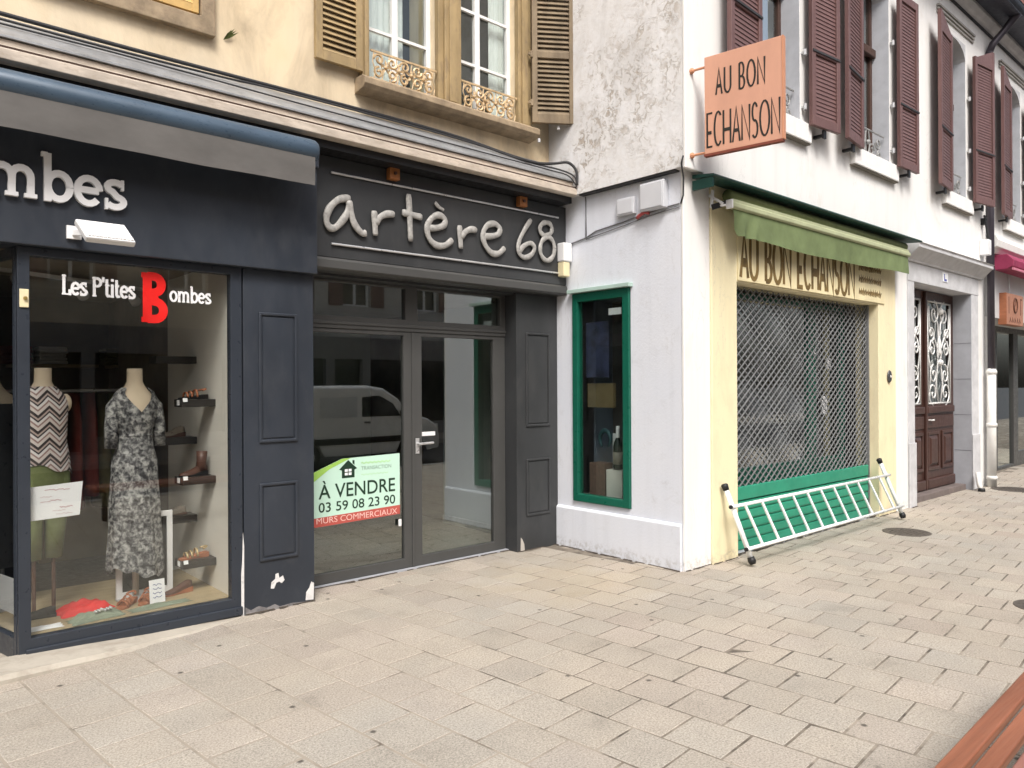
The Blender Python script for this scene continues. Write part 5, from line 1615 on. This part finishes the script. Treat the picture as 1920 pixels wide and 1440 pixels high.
# green awning
ga = thing('green_awning', (8, 3.75, 3.0), 'rolled-up green canvas awning with dark hood over the wine shop', 'awning')
MB().loft([[(x, y, z) for y, z in ((3.88, 3.50), (3.66, 3.47), (3.65, 3.455), (3.66, 3.445), (3.88, 3.465))] for x in (5.60, 10.30)]).build('hood', GREEN_DARK, ga, bevel=.003)
bx(5.603, 5.625, 3.672, 3.8795, 3.36, 3.444).build('hood_end', GREEN_DARK, ga)
MB().cyl((6.02, 3.79, 3.37), (10.05, 3.79, 3.37), .055, n=14).build('roller', M('olive_rolled_canvas', (.14, .17, .07), .8, var=.15), ga, smooth=True)
MB().loft([[(x, y, z) for y, z in ((3.755, 3.235), (3.715, 3.235), (3.70, 3.25), (3.70, 3.285), (3.72, 3.30), (3.755, 3.30))] for x in (5.97, 10.04)]).build('front_bar', AWN_BAR, ga, bevel=.004)
bx(6.0, 10.03, 3.7185, 3.7475, 3.2905, 3.325).build('bar_lip', AWN_BAR, ga)
bx(5.945, 5.969, 3.695, 3.76, 3.23, 3.31).build('bar_cap', WHITE_PLASTIC, ga, bevel=.004)
rows = []
for q in range(9):
    t = q / 8
    row = []
    for k in range(121):
        x = 6.0 + 4.02 * k / 120
        e = max(0, 1 - (x - 6.0) / .55)
        amp = (.0025 + .035 * e) * t
        zb = 3.235 - (.235 + .02 * math.sin((x - 6) * 1.1) - .0 * e) * t
        row.append((x + .10 * e * t, 3.725 + amp * math.sin(x * 26 + 4 * t) + .004 * t * math.sin(x * 7.3 - 3 * t) * math.sin(x * 1.7) - .012 * t * math.sin(x * 2.1), zb + .005 * t * math.sin(x * 4.1)))
    rows.append(row)
MB().loft(rows, cap=False, closed=False).build('valance', AWN_GREEN, ga, smooth=True)
MB().bar((5.86, 3.879, 3.36), (5.90, 3.76, 3.27), .025, .025).bar((5.86, 3.84, 3.40), (5.84, 3.84, 3.25), .025, .02).bar((5.84, 3.86, 3.25), (5.93, 3.74, 3.26), .02, .02).build('arm_bracket', WHITE_PLASTIC, ga, bevel=.003)
MB().bar((5.83, 3.82, 3.24), (6.0, 3.76, 3.30), .035, .05).build('folding_arm', BLACK, ga)
MB().bar((10.05, 3.87, 3.36), (10.06, 3.74, 3.27), .025, .03).build('arm_bracket', WHITE_PLASTIC, ga)

# white ladder-like rack leaning on the grille
lr = thing('metal_rack', (7.8, 3.65, 0), 'white ladder-shaped metal rack with black rubber feet leaning on the green panel', 'rack')
def post(F_, T_, nm):
    F_, T_ = Vector(F_), Vector(T_)
    MB().cyl(F_ + (T_ - F_) * .06, F_ + (T_ - F_) * .95, .023, n=12).build('post', WHITE_TUBE, lr, smooth=True)
    d = (T_ - F_).normalized()
    MB().tube([F_ - d * .005, F_ + d * .02, F_ + d * .06], .036, 12, radii=[.026, .037, .031]).build('rubber_foot', BLACK, lr, smooth=True)
    MB().tube([T_ - d * .05, T_, T_ + d * .012], .03, 12, radii=[.028, .032, .02]).build('rubber_cap', BLACK, lr, smooth=True)
FL, TL = (6.10, 3.60, .028), (6.02, 3.838, .72)
FR, TR = (9.50, 3.60, .028), (9.39, 3.838, .72)
post(FL, TL, 'l')
post(FR, TR, 'r')
def on(F_, T_, z):
    F_, T_ = Vector(F_), Vector(T_)
    return F_ + (T_ - F_) * ((z - F_.z) / (T_.z - F_.z))
for z in (.545, .175):
    a, b = on(FL, TL, z), on(FR, TR, z)
    off = Vector((0, -.035, -.012))
    MB().cyl(a + off + Vector((-.06, 0, 0)), b + off + Vector((.05, 0, 0)), .016, n=10).build('rail', WHITE_TUBE, lr, smooth=True)
    MB().cyl(a + off + Vector((-.075, 0, 0)), a + off + Vector((-.055, 0, 0)), .018, n=10).build('end_cap', BLACK, lr)
for k in range(11):
    t = (k + .6) / 11.45
    a = on(FL, TL, .545).lerp(on(FR, TR, .545), t) + Vector((0, -.035, -.012))
    b = on(FL, TL, .175).lerp(on(FR, TR, .175), t) + Vector((0, -.035, -.012))
    MB().bar(a + Vector((-.03 + .02, 0, 0)), b + Vector((.04, 0, 0)), .024, .02, up=(0, 1, 0)).build('rung', WHITE_TUBE, lr, bevel=.004)
be = thing('door_bell', (9.78, 3.87, 1.73), 'oval black bell push on the right cream jamb of the wine shop', 'bell')
MB().lathe([(.001, -.012), (.05, -.012), (.055, 0)], (0, 0, 0), 16).build('plate', IRON_DARK, be)
pl_ = be.children[0]
pl_.data.transform(Matrix.Translation((9.79, 3.868, 1.73)) @ Matrix.Scale(1.45, 4, (0, 0, 1)) @ Matrix.Rotation(R(-90), 4, 'X'))
MB().cyl((9.79, 3.853, 1.73), (9.79, 3.845, 1.73), .016, n=10).build('button', PIPE_WHITE, be)

# ---------------------------------------------------------------- house door
hd = thing('house_door', (11.85, 4.15, 0), 'brown panelled double door with white wrought-iron grilles in a stone surround', 'door')
MB().box(10.4485, 10.66, 3.885, 4.2, -.05, 3.0).box(10.44, 10.67, 3.868, 3.8845, -.05, .85).build('jamb', STONE, hd, bevel=.006)
MB().box(12.92, 13.2245, 3.885, 4.2, -.05, 3.0).box(12.91, 13.235, 3.868, 3.8845, -.05, .85).build('jamb', STONE, hd, bevel=.006)
bx(12.905, 12.9195, 3.89, 4.2, -.05, 2.999).build('reveal', STONE_GREY, hd)
for z in (.6, 1.15, 1.7, 2.25):
    bx(12.9025, 12.9048, 3.893, 4.13, z, z + .008).build('stone_joint', M('joint_grey', (.22, .22, .24), .9), hd)
bx(10.4485, 13.2245, 3.88, 4.2, 3.0005, 3.2545).build('lintel', STONE, hd, bevel=.005)
MB().loft([[(x, y, z) for y, z in ((3.895, 3.256), (3.86, 3.256), (3.85, 3.28), (3.83, 3.30), (3.77, 3.36), (3.73, 3.40), (3.71, 3.41), (3.71, 3.455), (3.69, 3.47), (3.895, 3.498))] for x in (10.36, 13.36)]).build('cornice', STONE, hd, bevel=.003)
np_ = bx(11.67, 11.87, 3.87, 3.8795, 3.09, 3.22).build('number_plate', PAPER, hd)
MB().stroke([(11.73, 3.20), (11.73, 3.115), (11.82, 3.115)], .03, (0, 3.87, 0), X_, Z_, -Y_, .001).build('numeral', M('enamel_blue', (.05, .07, .35), .4, bmp=0), np_)
bx(10.69, 12.90, 3.97, 4.3, -.03, .085).build('step', M('brown_threshold', (.16, .13, .12), .7, var=.2), hd, bevel=.008)
def leaf(x0, x1, hinge):
    gx0, gx1, gz0, gz1 = x0 + .15, x1 - .13, 1.33, 2.86
    lf = MB().wall(x0, x1, .09, 2.985, 4.14, 4.20, [(gx0, gx1, gz0, gz1)]).build('door_leaf', BROWN_DOOR, hd, bevel=.006)
    bx(gx0, gx1, 4.175, 4.18, gz0, gz1).build('pane', glass_mat('frosted_door_glass', (.75, .78, .78), 2.0), lf)
    bx(gx0 - .05, gx1 + .05, 4.30, 4.31, gz0 - .1, gz1 + .1).build('inner_blind', M('pale_blind', (.30, .31, .32), .9), lf)
    bx(x0 + .06, x1 - .05, 4.105, 4.1395, 1.20, 1.30).build('mid_rail', BROWN_DOOR, lf, bevel=.012)
    bx(x0 + .06, x1 - .05, 4.12, 4.1395, .98, 1.16).build('lock_panel', BROWN_DOOR, lf, bevel=.012)
    mid = (gx0 + gx1) / 2
    for a, b in ((x0 + .09, mid - .05), (mid + .05, x1 - .08)):
        MB().wall(a, b, .36, .93, 4.118, 4.1395, [(a + .05, b - .05, .41, .88)]).build('panel_moulding', BROWN_DOOR, lf, bevel=.008)
        MB().loft([[(a + .06, 4.1385, .42), (b - .06, 4.1385, .42), (b - .06, 4.1385, .87), (a + .06, 4.1385, .87)], [(a + .11, 4.112, .47), (b - .11, 4.112, .47), (b - .11, 4.112, .82), (a + .11, 4.112, .82)]]).build('raised_panel', BROWN_DOOR, lf)
    bx(x0 + .04, x1 - .04, 4.10, 4.1395, .092, .24).build('weather_board', BROWN_DOOR, lf, bevel=.02)
    g = MB()
    gy = 4.145
    def sc(cx, cz, r0, a0, turns, s_):
        g.tube([(mid + s_ * (cx + q[0]), gy, cz + q[1]) for q in spiral(0, 0, r0, .02, a0, a0 + turns, 18)], .0125, 5)
    hw = (gx1 - gx0) / 2
    for s_ in (-1, 1):
        g.box(mid + s_ * hw - .012, mid + s_ * hw + .012, gy - .01, gy + .01, gz0, gz1)
        sc(hw * .55, gz0 + .16, hw * .40, -90, 500, s_)
        sc(hw * .5, gz0 + .44, hw * .33, 90, -480, s_)
        sc(hw * .45, gz1 - .18, hw * .42, 90, 480, s_)
        sc(hw * .68, gz1 - .48, hw * .26, -90, -470, s_)
        sc(hw * .62, gz1 - .72, hw * .24, 90, 420, s_)
        g.tube([(mid + s_ * q[0] * hw, gy, gz0 + q[1]) for q in ((.08, .02), (.3, .3), (.12, .62), (.1, .8), (.5, 1.02), (.85, 1.15), (.9, 1.45))], .013, 5)
        g.tube([(mid + s_ * q[0] * hw, gy, gz0 + q[1]) for q in ((.04, .6), (.16, .72), (.14, .88), (.05, .98), (.12, 1.2), (.45, 1.35))], .013, 5)
        g.tube([(mid + s_ * q[0] * hw, gy, gz0 + q[1]) for q in ((.92, .05), (.75, .5), (.95, .75), (.7, .95))], .011, 5)
    for z in (gz0 + .012, gz1 - .012):
        g.box(gx0, gx1, gy - .01, gy + .01, z - .012, z + .012)
    g.sphere((mid, gy - .012, gz0 + .62), .05, 10, 6)
    g.sphere((mid, gy - .012, gz1 - .14), .055, 10, 6)
    g.lathe([(.01, 0), (.05, .05), (.02, .12), (.035, .2), (.01, .3)], (mid, gy, gz0 + .72), 10)
    g.build('iron_grille', IRON_WHITE, lf, smooth=True)
    return lf
l1 = leaf(10.68, 11.70, 'l')
l2 = leaf(11.705, 12.90, 'r')
bx(11.675, 11.735, 4.10, 4.1385, .09, 2.98).build('meeting_stile', BROWN_DOOR, hd, bevel=.01)
MB().cyl((11.82, 4.14, 1.10), (11.82, 4.08, 1.10), .012).cyl((11.82, 4.085, 1.10), (11.93, 4.085, 1.10), .012).build('handle', IRON_WHITE, l2)
stb = thing('pipe_stub', (12.84, 3.80, 0), 'short white pipe stub at the foot of the right door jamb', 'pipe')
MB().tube([(12.82, 3.74, .01), (12.83, 3.77, .1), (12.86, 3.80, .28)], .035, 10).build('pipe', PIPE_WHITE, stb, smooth=True)
MB().lathe([(.05, 0), (.05, .03), (.04, .05)], (12.815, 3.735, .001), 12).build('shoe', BLACK, stb)

# ---------------------------------------------------------------- downpipe
dp = thing('downpipe', (13.50, 3.76, 0), 'rain downpipe, dark above and white cast iron below, between the two white houses', 'downpipe')
MB().cyl((13.47, 3.78, 1.87), (13.47, 3.78, 6.85), .052, n=14).build('upper_pipe', PIPE_DARK, dp, smooth=True)
MB().tube([(13.47, 3.78, 6.85), (13.49, 3.74, 6.97), (13.62, 3.60, 7.20), (13.66, 3.50, 7.34), (13.66, 3.47, 7.40)], .054, 12, radii=[.052, .053, .053, .06, .09]).build('swan_neck', PIPE_DARK, dp, smooth=True)
MB().cyl((13.47, 3.78, .0), (13.47, 3.78, 1.86), .064, n=14).build('lower_pipe', PIPE_WHITE, dp, smooth=True)
for z in (.12, 1.78, .95):
    MB().lathe([(.066, 0), (.078, .008), (.078, .05), (.066, .06)], (13.47, 3.78, z), 14).build('collar', PIPE_WHITE, dp, smooth=True)
for z in (3.4, 5.2):
    MB().lathe([(.054, 0), (.06, .004), (.06, .03), (.054, .035)], (13.47, 3.78, z), 14).box(13.45, 13.49, 3.83, 3.85, z, z + .03).build('bracket', PIPE_DARK, dp)
mbx = thing('meter_box', (13.2, 3.82, 3.7), 'small white meter box on the wall left of the dark downpipe', 'box')
bx(13.14, 13.30, 3.72, 3.8395, 3.62, 3.86).build('housing', WHITE_PLASTIC, mbx, bevel=.01)
MB().cyl((13.24, 3.74, 3.86), (13.24, 3.80, 4.25), .016).box(13.2, 13.29, 3.78, 3.8395, 4.1, 4.2).build('conduit', BLACK, mbx)

# ================================================================== neighbouring house at the right edge
nh = thing('neighbour_house', (18, 3.9, 0), 'white house at the right edge with raspberry awning and recessed grey shop', 'house')
MB().wall(13.565, 30, 3.75, 7.2, 3.842, 4.2, [(14.42, 15.32, 4.37, 6.70), (17.2, 18.1, 4.37, 6.70)]).build('front_wall', WHITE_WALL, nh)
cornice_run(nh, 13.565, 30)
window_unit(nh, 14.42, 15.32)
window_unit(nh, 17.2, 18.1)
for a, b, h, an, sl_ in ((13.80, 14.39, 'r', R(4), .18), (15.36, 15.95, 'l', R(-4), -.18), (16.6, 17.17, 'r', R(4), .18)):
    brown_shutter(nh, a, b, h, an, sl_)
MB().loft([[(x, y, z) for y, z in ((3.842, 3.72), (3.80, 3.72), (3.76, 3.78), (3.72, 3.80), (3.70, 3.90), (3.73, 3.97), (3.842, 4.02))] for x in (13.566, 30)]).build('string_course', WHITE_WALL, nh, bevel=.006)
bx(13.565, 30, 3.86, 4.42, 2.70, 3.7195).build('shop_fascia', M('pale_grey_fascia', (.55, .55, .55), .6, var=.06), nh)
bx(13.565, 13.72, 3.86, 4.6, -.05, 2.6995).build('pier', WHITE_WALL, nh)
bx(13.60, 13.72, 4.6, 6.3, -.05, 2.6995).build('party_wall', INT_DARK, nh)
bx(13.6, 30, 4.43, 6.3, 2.7, 2.8).build('shop_ceiling', INT_DARK, nh)
bx(29.8, 30, 4.5, 6.3, 0, 2.7).build('party_wall', INT_DARK, nh)
shp = MB().wall(13.7205, 30, -.02, 2.6995, 4.42, 4.5, [(15.0, 15.85, .28, 2.6), (16.1, 17.1, .05, 2.6), (17.4, 20, .28, 2.6)]).build('shop_wall', GREYF2, nh, bevel=.006)
for a, b, z in ((15.0, 15.85, .28), (16.1, 17.1, .05), (17.4, 20, .28)):
    bx(a, b, 4.46, 4.466, z, 2.6).build('pane', GLASS_DARK, shp)
bx(14.2, 30, 6.2, 6.3, 0, 2.7).build('shop_back_wall', M('dim_red_interior', (.16, .05, .05), .8, var=.3), nh)
bx(15.3, 16.0, 5.0, 5.3, .0, 1.4).build('shop_counter', M('dark_red_counter', (.2, .03, .03), .5), nh)
bx(14.5, 15.9, 4.40, 4.4195, -.02, .22).build('stall_riser', STONE_GREY, nh)
MB().prism([(-.05, -.08), (.05, -.08), (.05, .0), (.03, .07), (-.03, .07), (-.05, 0)], (15.45, 4.455, 1.75), X_, Z_, -Y_, .002).build('sticker', PAPER, nh)
bx(15.38, 15.6, 4.452, 4.4585, 1.52, 1.62).build('sticker', PAPER, nh)
pa = thing('raspberry_awning', (16, 3.7, 3.5), 'folded raspberry red awning at the right edge of the photo', 'awning')
MB().loft([[(x, y, z) for y, z in ((3.84, 3.46), (3.66, 3.46), (3.58, 3.50), (3.57, 3.60), (3.66, 3.70), (3.84, 3.70))] for x in (13.85, 22)]).build('case', PINK, pa, bevel=.006)
bx(13.84, 22.01, 3.566, 3.59, 3.44, 3.475).build('front_bar', M('pale_pink_bar', (.55, .18, .25), .5), pa)
bs_ = thing('sign_box', (14.6, 3.8, 2.6), 'orange-brown wooden sign box with round emblem below the raspberry awning', 'sign')
bx(14.18, 15.08, 3.76, 3.88, 2.60, 3.12).build('box', PLANK, bs_, bevel=.004)
bx(14.185, 15.085, 3.752, 3.7595, 2.605, 3.115).build('face', PLANK_FACE, bs_)
em = MB()
em.tube([(14.63 + .10 * math.cos(R(a)), 3.748, 2.93 + .12 * math.sin(R(a))) for a in range(0, 360, 20)], .014, 6, closed=True)
em.stroke([(14.63, 2.84), (14.60, 2.90), (14.66, 2.96), (14.63, 3.02)], .03, (0, 3.752, 0), X_, Z_, -Y_, .002)
em.stroke([(14.29, 2.78), (14.29, 3.06)], .03, (0, 3.752, 0), X_, Z_, -Y_, .002)
em.stroke([(14.93, 2.78), (14.93, 3.05), (15.01, 3.05)], .03, (0, 3.752, 0), X_, Z_, -Y_, .002)
for k in range(5):
    em.stroke([(14.33 + k * .13, 2.64), (14.36 + k * .13, 2.71), (14.41 + k * .13, 2.65)], .022, (0, 3.752, 0), X_, Z_, -Y_, .0022)
em.build('emblem', M('dark_brown_emblem', (.12, .05, .03), .6), bs_)
MB().cyl((14.6, 3.82, 3.12), (14.6, 3.84, 3.44), .012).build('hanger', STEEL, bs_)

# ================================================================== bench and manhole covers
bn = thing('bench', (3.2, .7, 0), 'orange-brown slatted wooden bench in the lower right corner', 'bench')
ba = R(2.0)
bu, bv = Vector((math.cos(ba), math.sin(ba), 0)), Vector((-math.sin(ba), math.cos(ba), 0))
bo = Vector((2.51, .868, .45))
offs = [(0, .066, BENCH), (-.090, .058, BENCH), (-.174, .058, BENCH2), (-.258, .058, BENCH2), (-.342, .058, BENCH), (-.426, .058, BENCH)]
for k, (o_, w_, mt) in enumerate(offs):
    c = bo + bv * (o_ - w_ / 2 + .012) + bu * .75 + Z_ * (-.018 + (-.008 if k == 0 else 0))
    MB().obox(c, bu, bv, Z_, 1.1, w_ / 2, .018).build('slat', mt, bn, bevel=.007, seg=3)
for a in (-.15, 1.6):
    c = bo + bu * a
    MB().obox(c + bv * -.21 + Z_ * -.06, bv, bu, Z_, .26, .03, .022).obox(c + bv * .0 + Z_ * -.265, bv, bu, Z_, .03, .03, .183).obox(c + bv * -.42 + Z_ * -.265, bv, bu, Z_, .03, .03, .183).build('leg_frame', IRON_DARK, bn, bevel=.006)
RUST_IRON = M('worn_cast_iron_cover', (.11, .095, .08), .6, .3, var=.3, scale=30, bmp=.5, bscale=80)
for (x, y, r_, lab) in ((8.74, 3.28, .245, 'round iron manhole cover in front of the white rack'), (13.4, 3.45, .32, 'rusty iron cover on the pavement in front of the downpipe'), (6.55, 1.50, .20, 'dark round cover cut by the right edge of the photo')):
    mh = thing('manhole_cover', (x, y, 0), lab, 'manhole cover', 'manhole covers')
    MB().lathe([(r_, -.02), (r_, .0035), (r_ - .008, .0045), (r_ - .03, .0045), (r_ - .03, .002)], (x, y, 0), 28).build('rim', RUST_IRON, mh)
    MB().lathe([(r_ - .032, -.02), (r_ - .032, .0035)], (x, y, 0), 28).build('cover', RUST_IRON, mh)
    st = MB()
    for i in range(-4, 5):
        for j in range(-4, 5):
            if math.hypot(i, j) * .045 < r_ - .06:
                st.box(x + i * .045 - .012, x + i * .045 + .012, y + j * .045 - .012, y + j * .045 + .012, .0036, .0065)
    st.build('studs', RUST_IRON, mh, kind='stuff')

# ================================================================== across the street (seen in the shop glass)
def opposite_house(x0, x1, h, mw, ms, label):
    o = thing('opposite_house', ((x0 + x1) / 2, -10, 0), label, 'house', 'houses across the street')
    holes = []
    n = max(2, int((x1 - x0) / 2.6))
    for f_ in range(2):
        for k in range(n):
            c = x0 + (k + .5) * (x1 - x0) / n
            holes.append((c - .5, c + .5, 4.2 + f_ * 2.9, 6.1 + f_ * 2.9))
    MB().wall(x0 + .005, x1 - .005, 3.2, h, -10.3, -10.0, holes).build('wall', mw, o)
    for hl in holes:
        w = MB().wall(hl[0], hl[1], hl[2], hl[3], -10.2, -10.14, [(hl[0] + .07, (hl[0] + hl[1]) / 2 - .04, hl[2] + .07, hl[3] - .07), ((hl[0] + hl[1]) / 2 + .04, hl[1] - .07, hl[2] + .07, hl[3] - .07)]).build('window', WHITE_WOOD, o)
        bx(hl[0] + .07, hl[1] - .07, -10.19, -10.18, hl[2] + .07, hl[3] - .07).build('pane', DARKGLASS, w)
        bx(hl[0] - .5, hl[0] - .02, -9.998, -9.95, hl[2], hl[3]).build('shutter', BROWN_SHUT, w)
        bx(hl[1] + .02, hl[1] + .5, -9.998, -9.95, hl[2], hl[3]).build('shutter', BROWN_SHUT, w)
    sh = MB().wall(x0 + .005, x1 - .005, -.02, 3.195, -10.25, -9.98, [(x0 + .5, x0 + 3.0, .4, 2.5), (x0 + 3.3, x0 + 4.3, .05, 2.5), (x0 + 4.6, x1 - .4, .4, 2.5)]).build('shop_front', ms, o)
    for a, b in ((x0 + .5, x0 + 3.0), (x0 + 3.3, x0 + 4.3), (x0 + 4.6, x1 - .4)):
        bx(a, b, -10.2, -10.19, .05, 2.5).build('pane', DARKGLASS, sh)
    MB().loft([[(x, -9.5, h - .05), (x, -9.45, h + .05), (x, -13, h + 2.6), (x, -13, h - .05)] for x in (x0, x1)]).build('roof', ROOF_TILE, o)
for a in ((-16, -8, 9.4, HOUSE_CREAM, HOUSE_DARK, 'cream house across the street, far left, behind the photographer'), (-8, 0, 9.0, HOUSE_GREY, HOUSE_BEIGE, 'grey house across the street, second from left, behind the photographer'), (0, 8.2, 9.6, HOUSE_BEIGE, HOUSE_DARK, 'beige house across the street with dark shopfront, mirrored in the shop windows'), (8.2, 16.4, 9.2, HOUSE_GREY, HOUSE_DARK, 'grey house across the street with dark shopfront, mirrored in the door glass'), (16.4, 25, 9.4, HOUSE_CREAM, HOUSE_BEIGE, 'cream house across the street at its far right end')):
    opposite_house(*a)
vn = thing('parked_van', (8.4, -3.8, -.15), 'white panel van parked at the kerb, mirrored in the left door of the empty shop', 'van')
vz = -.15
prof = [(-2.05, .35), (-2.05, 1.55), (-1.98, 1.74), (-1.7, 1.80), (.15, 1.80), (.55, 1.74), (.95, 1.50), (1.25, 1.16), (1.75, 1.03), (2.0, .88), (2.08, .62), (2.06, .35), (1.72, .3), (1.6, .55), (1.3, .65), (1.0, .55), (.88, .3), (-.9, .3), (-1.02, .55), (-1.3, .65), (-1.58, .55), (-1.7, .3)]
rings = []
for yy, s_ in ((-4.68, .96), (-4.62, 1.0), (-3.0, 1.0), (-2.94, .96)):
    rings.append([(8.35 + x * (1 if s_ == 1 else .99), yy, vz + .3 + (z - .3) * s_) for x, z in prof])
MB().loft(rings).build('body', VAN_WHITE, vn, bevel=.02)
for yy in (-2.932,):
    MB().prism([(.0, 1.12), (.0, 1.55), (.42, 1.58), (.78, 1.40), (.98, 1.12)], (8.35, yy, vz), X_, Z_, -Y_, .006).build('side_window', DARKGLASS, vn)
    MB().prism([(-1.0, 1.12), (-1.0, 1.55), (-.12, 1.56), (-.12, 1.12)], (8.35, yy + .004, vz), X_, Z_, -Y_, .006).build('side_panel', M('pale_grey_van_panel', (.55, .57, .6), .3), vn, bevel=.02)
    bx(6.5, 9.5, yy - .004, yy + .012, vz + .55, vz + .68).build('rubbing_strip', BLACK, vn)
    bx(8.4, 8.55, yy, yy + .015, vz + .98, vz + 1.02).build('door_handle', BLACK, vn)
    bx(9.30, 9.42, yy, yy + .16, vz + 1.10, vz + 1.24).build('wing_mirror', BLACK, vn, bevel=.02)
MB().loft([[(8.35 + x, y, vz + z) for x, z in ((.60, 1.70), (1.0, 1.46), (1.24, 1.19), (1.26, 1.22), (1.02, 1.49), (.62, 1.73))] for y in (-4.55, -3.07)]).build('windscreen', DARKGLASS, vn)
for y in (-4.45, -3.15):
    bx(10.30, 10.43, y - .14, y + .14, vz + .72, vz + .9).build('headlight', STEEL, vn, bevel=.02)
for x in (7.05, 9.65):
    for y in (-4.58, -3.04):
        w = MB().cyl((x, y - .1, vz + .31), (x, y + .1, vz + .31), .31, n=24).build('wheel', TYRE, vn, bevel=.02)
        MB().cyl((x, y - .104, vz + .31), (x, y + .104, vz + .31), .19, n=16).build('rim', STEEL, w)

# dirt gathered where walls meet the paving
rdirt = random.Random(12)
dm = MB()
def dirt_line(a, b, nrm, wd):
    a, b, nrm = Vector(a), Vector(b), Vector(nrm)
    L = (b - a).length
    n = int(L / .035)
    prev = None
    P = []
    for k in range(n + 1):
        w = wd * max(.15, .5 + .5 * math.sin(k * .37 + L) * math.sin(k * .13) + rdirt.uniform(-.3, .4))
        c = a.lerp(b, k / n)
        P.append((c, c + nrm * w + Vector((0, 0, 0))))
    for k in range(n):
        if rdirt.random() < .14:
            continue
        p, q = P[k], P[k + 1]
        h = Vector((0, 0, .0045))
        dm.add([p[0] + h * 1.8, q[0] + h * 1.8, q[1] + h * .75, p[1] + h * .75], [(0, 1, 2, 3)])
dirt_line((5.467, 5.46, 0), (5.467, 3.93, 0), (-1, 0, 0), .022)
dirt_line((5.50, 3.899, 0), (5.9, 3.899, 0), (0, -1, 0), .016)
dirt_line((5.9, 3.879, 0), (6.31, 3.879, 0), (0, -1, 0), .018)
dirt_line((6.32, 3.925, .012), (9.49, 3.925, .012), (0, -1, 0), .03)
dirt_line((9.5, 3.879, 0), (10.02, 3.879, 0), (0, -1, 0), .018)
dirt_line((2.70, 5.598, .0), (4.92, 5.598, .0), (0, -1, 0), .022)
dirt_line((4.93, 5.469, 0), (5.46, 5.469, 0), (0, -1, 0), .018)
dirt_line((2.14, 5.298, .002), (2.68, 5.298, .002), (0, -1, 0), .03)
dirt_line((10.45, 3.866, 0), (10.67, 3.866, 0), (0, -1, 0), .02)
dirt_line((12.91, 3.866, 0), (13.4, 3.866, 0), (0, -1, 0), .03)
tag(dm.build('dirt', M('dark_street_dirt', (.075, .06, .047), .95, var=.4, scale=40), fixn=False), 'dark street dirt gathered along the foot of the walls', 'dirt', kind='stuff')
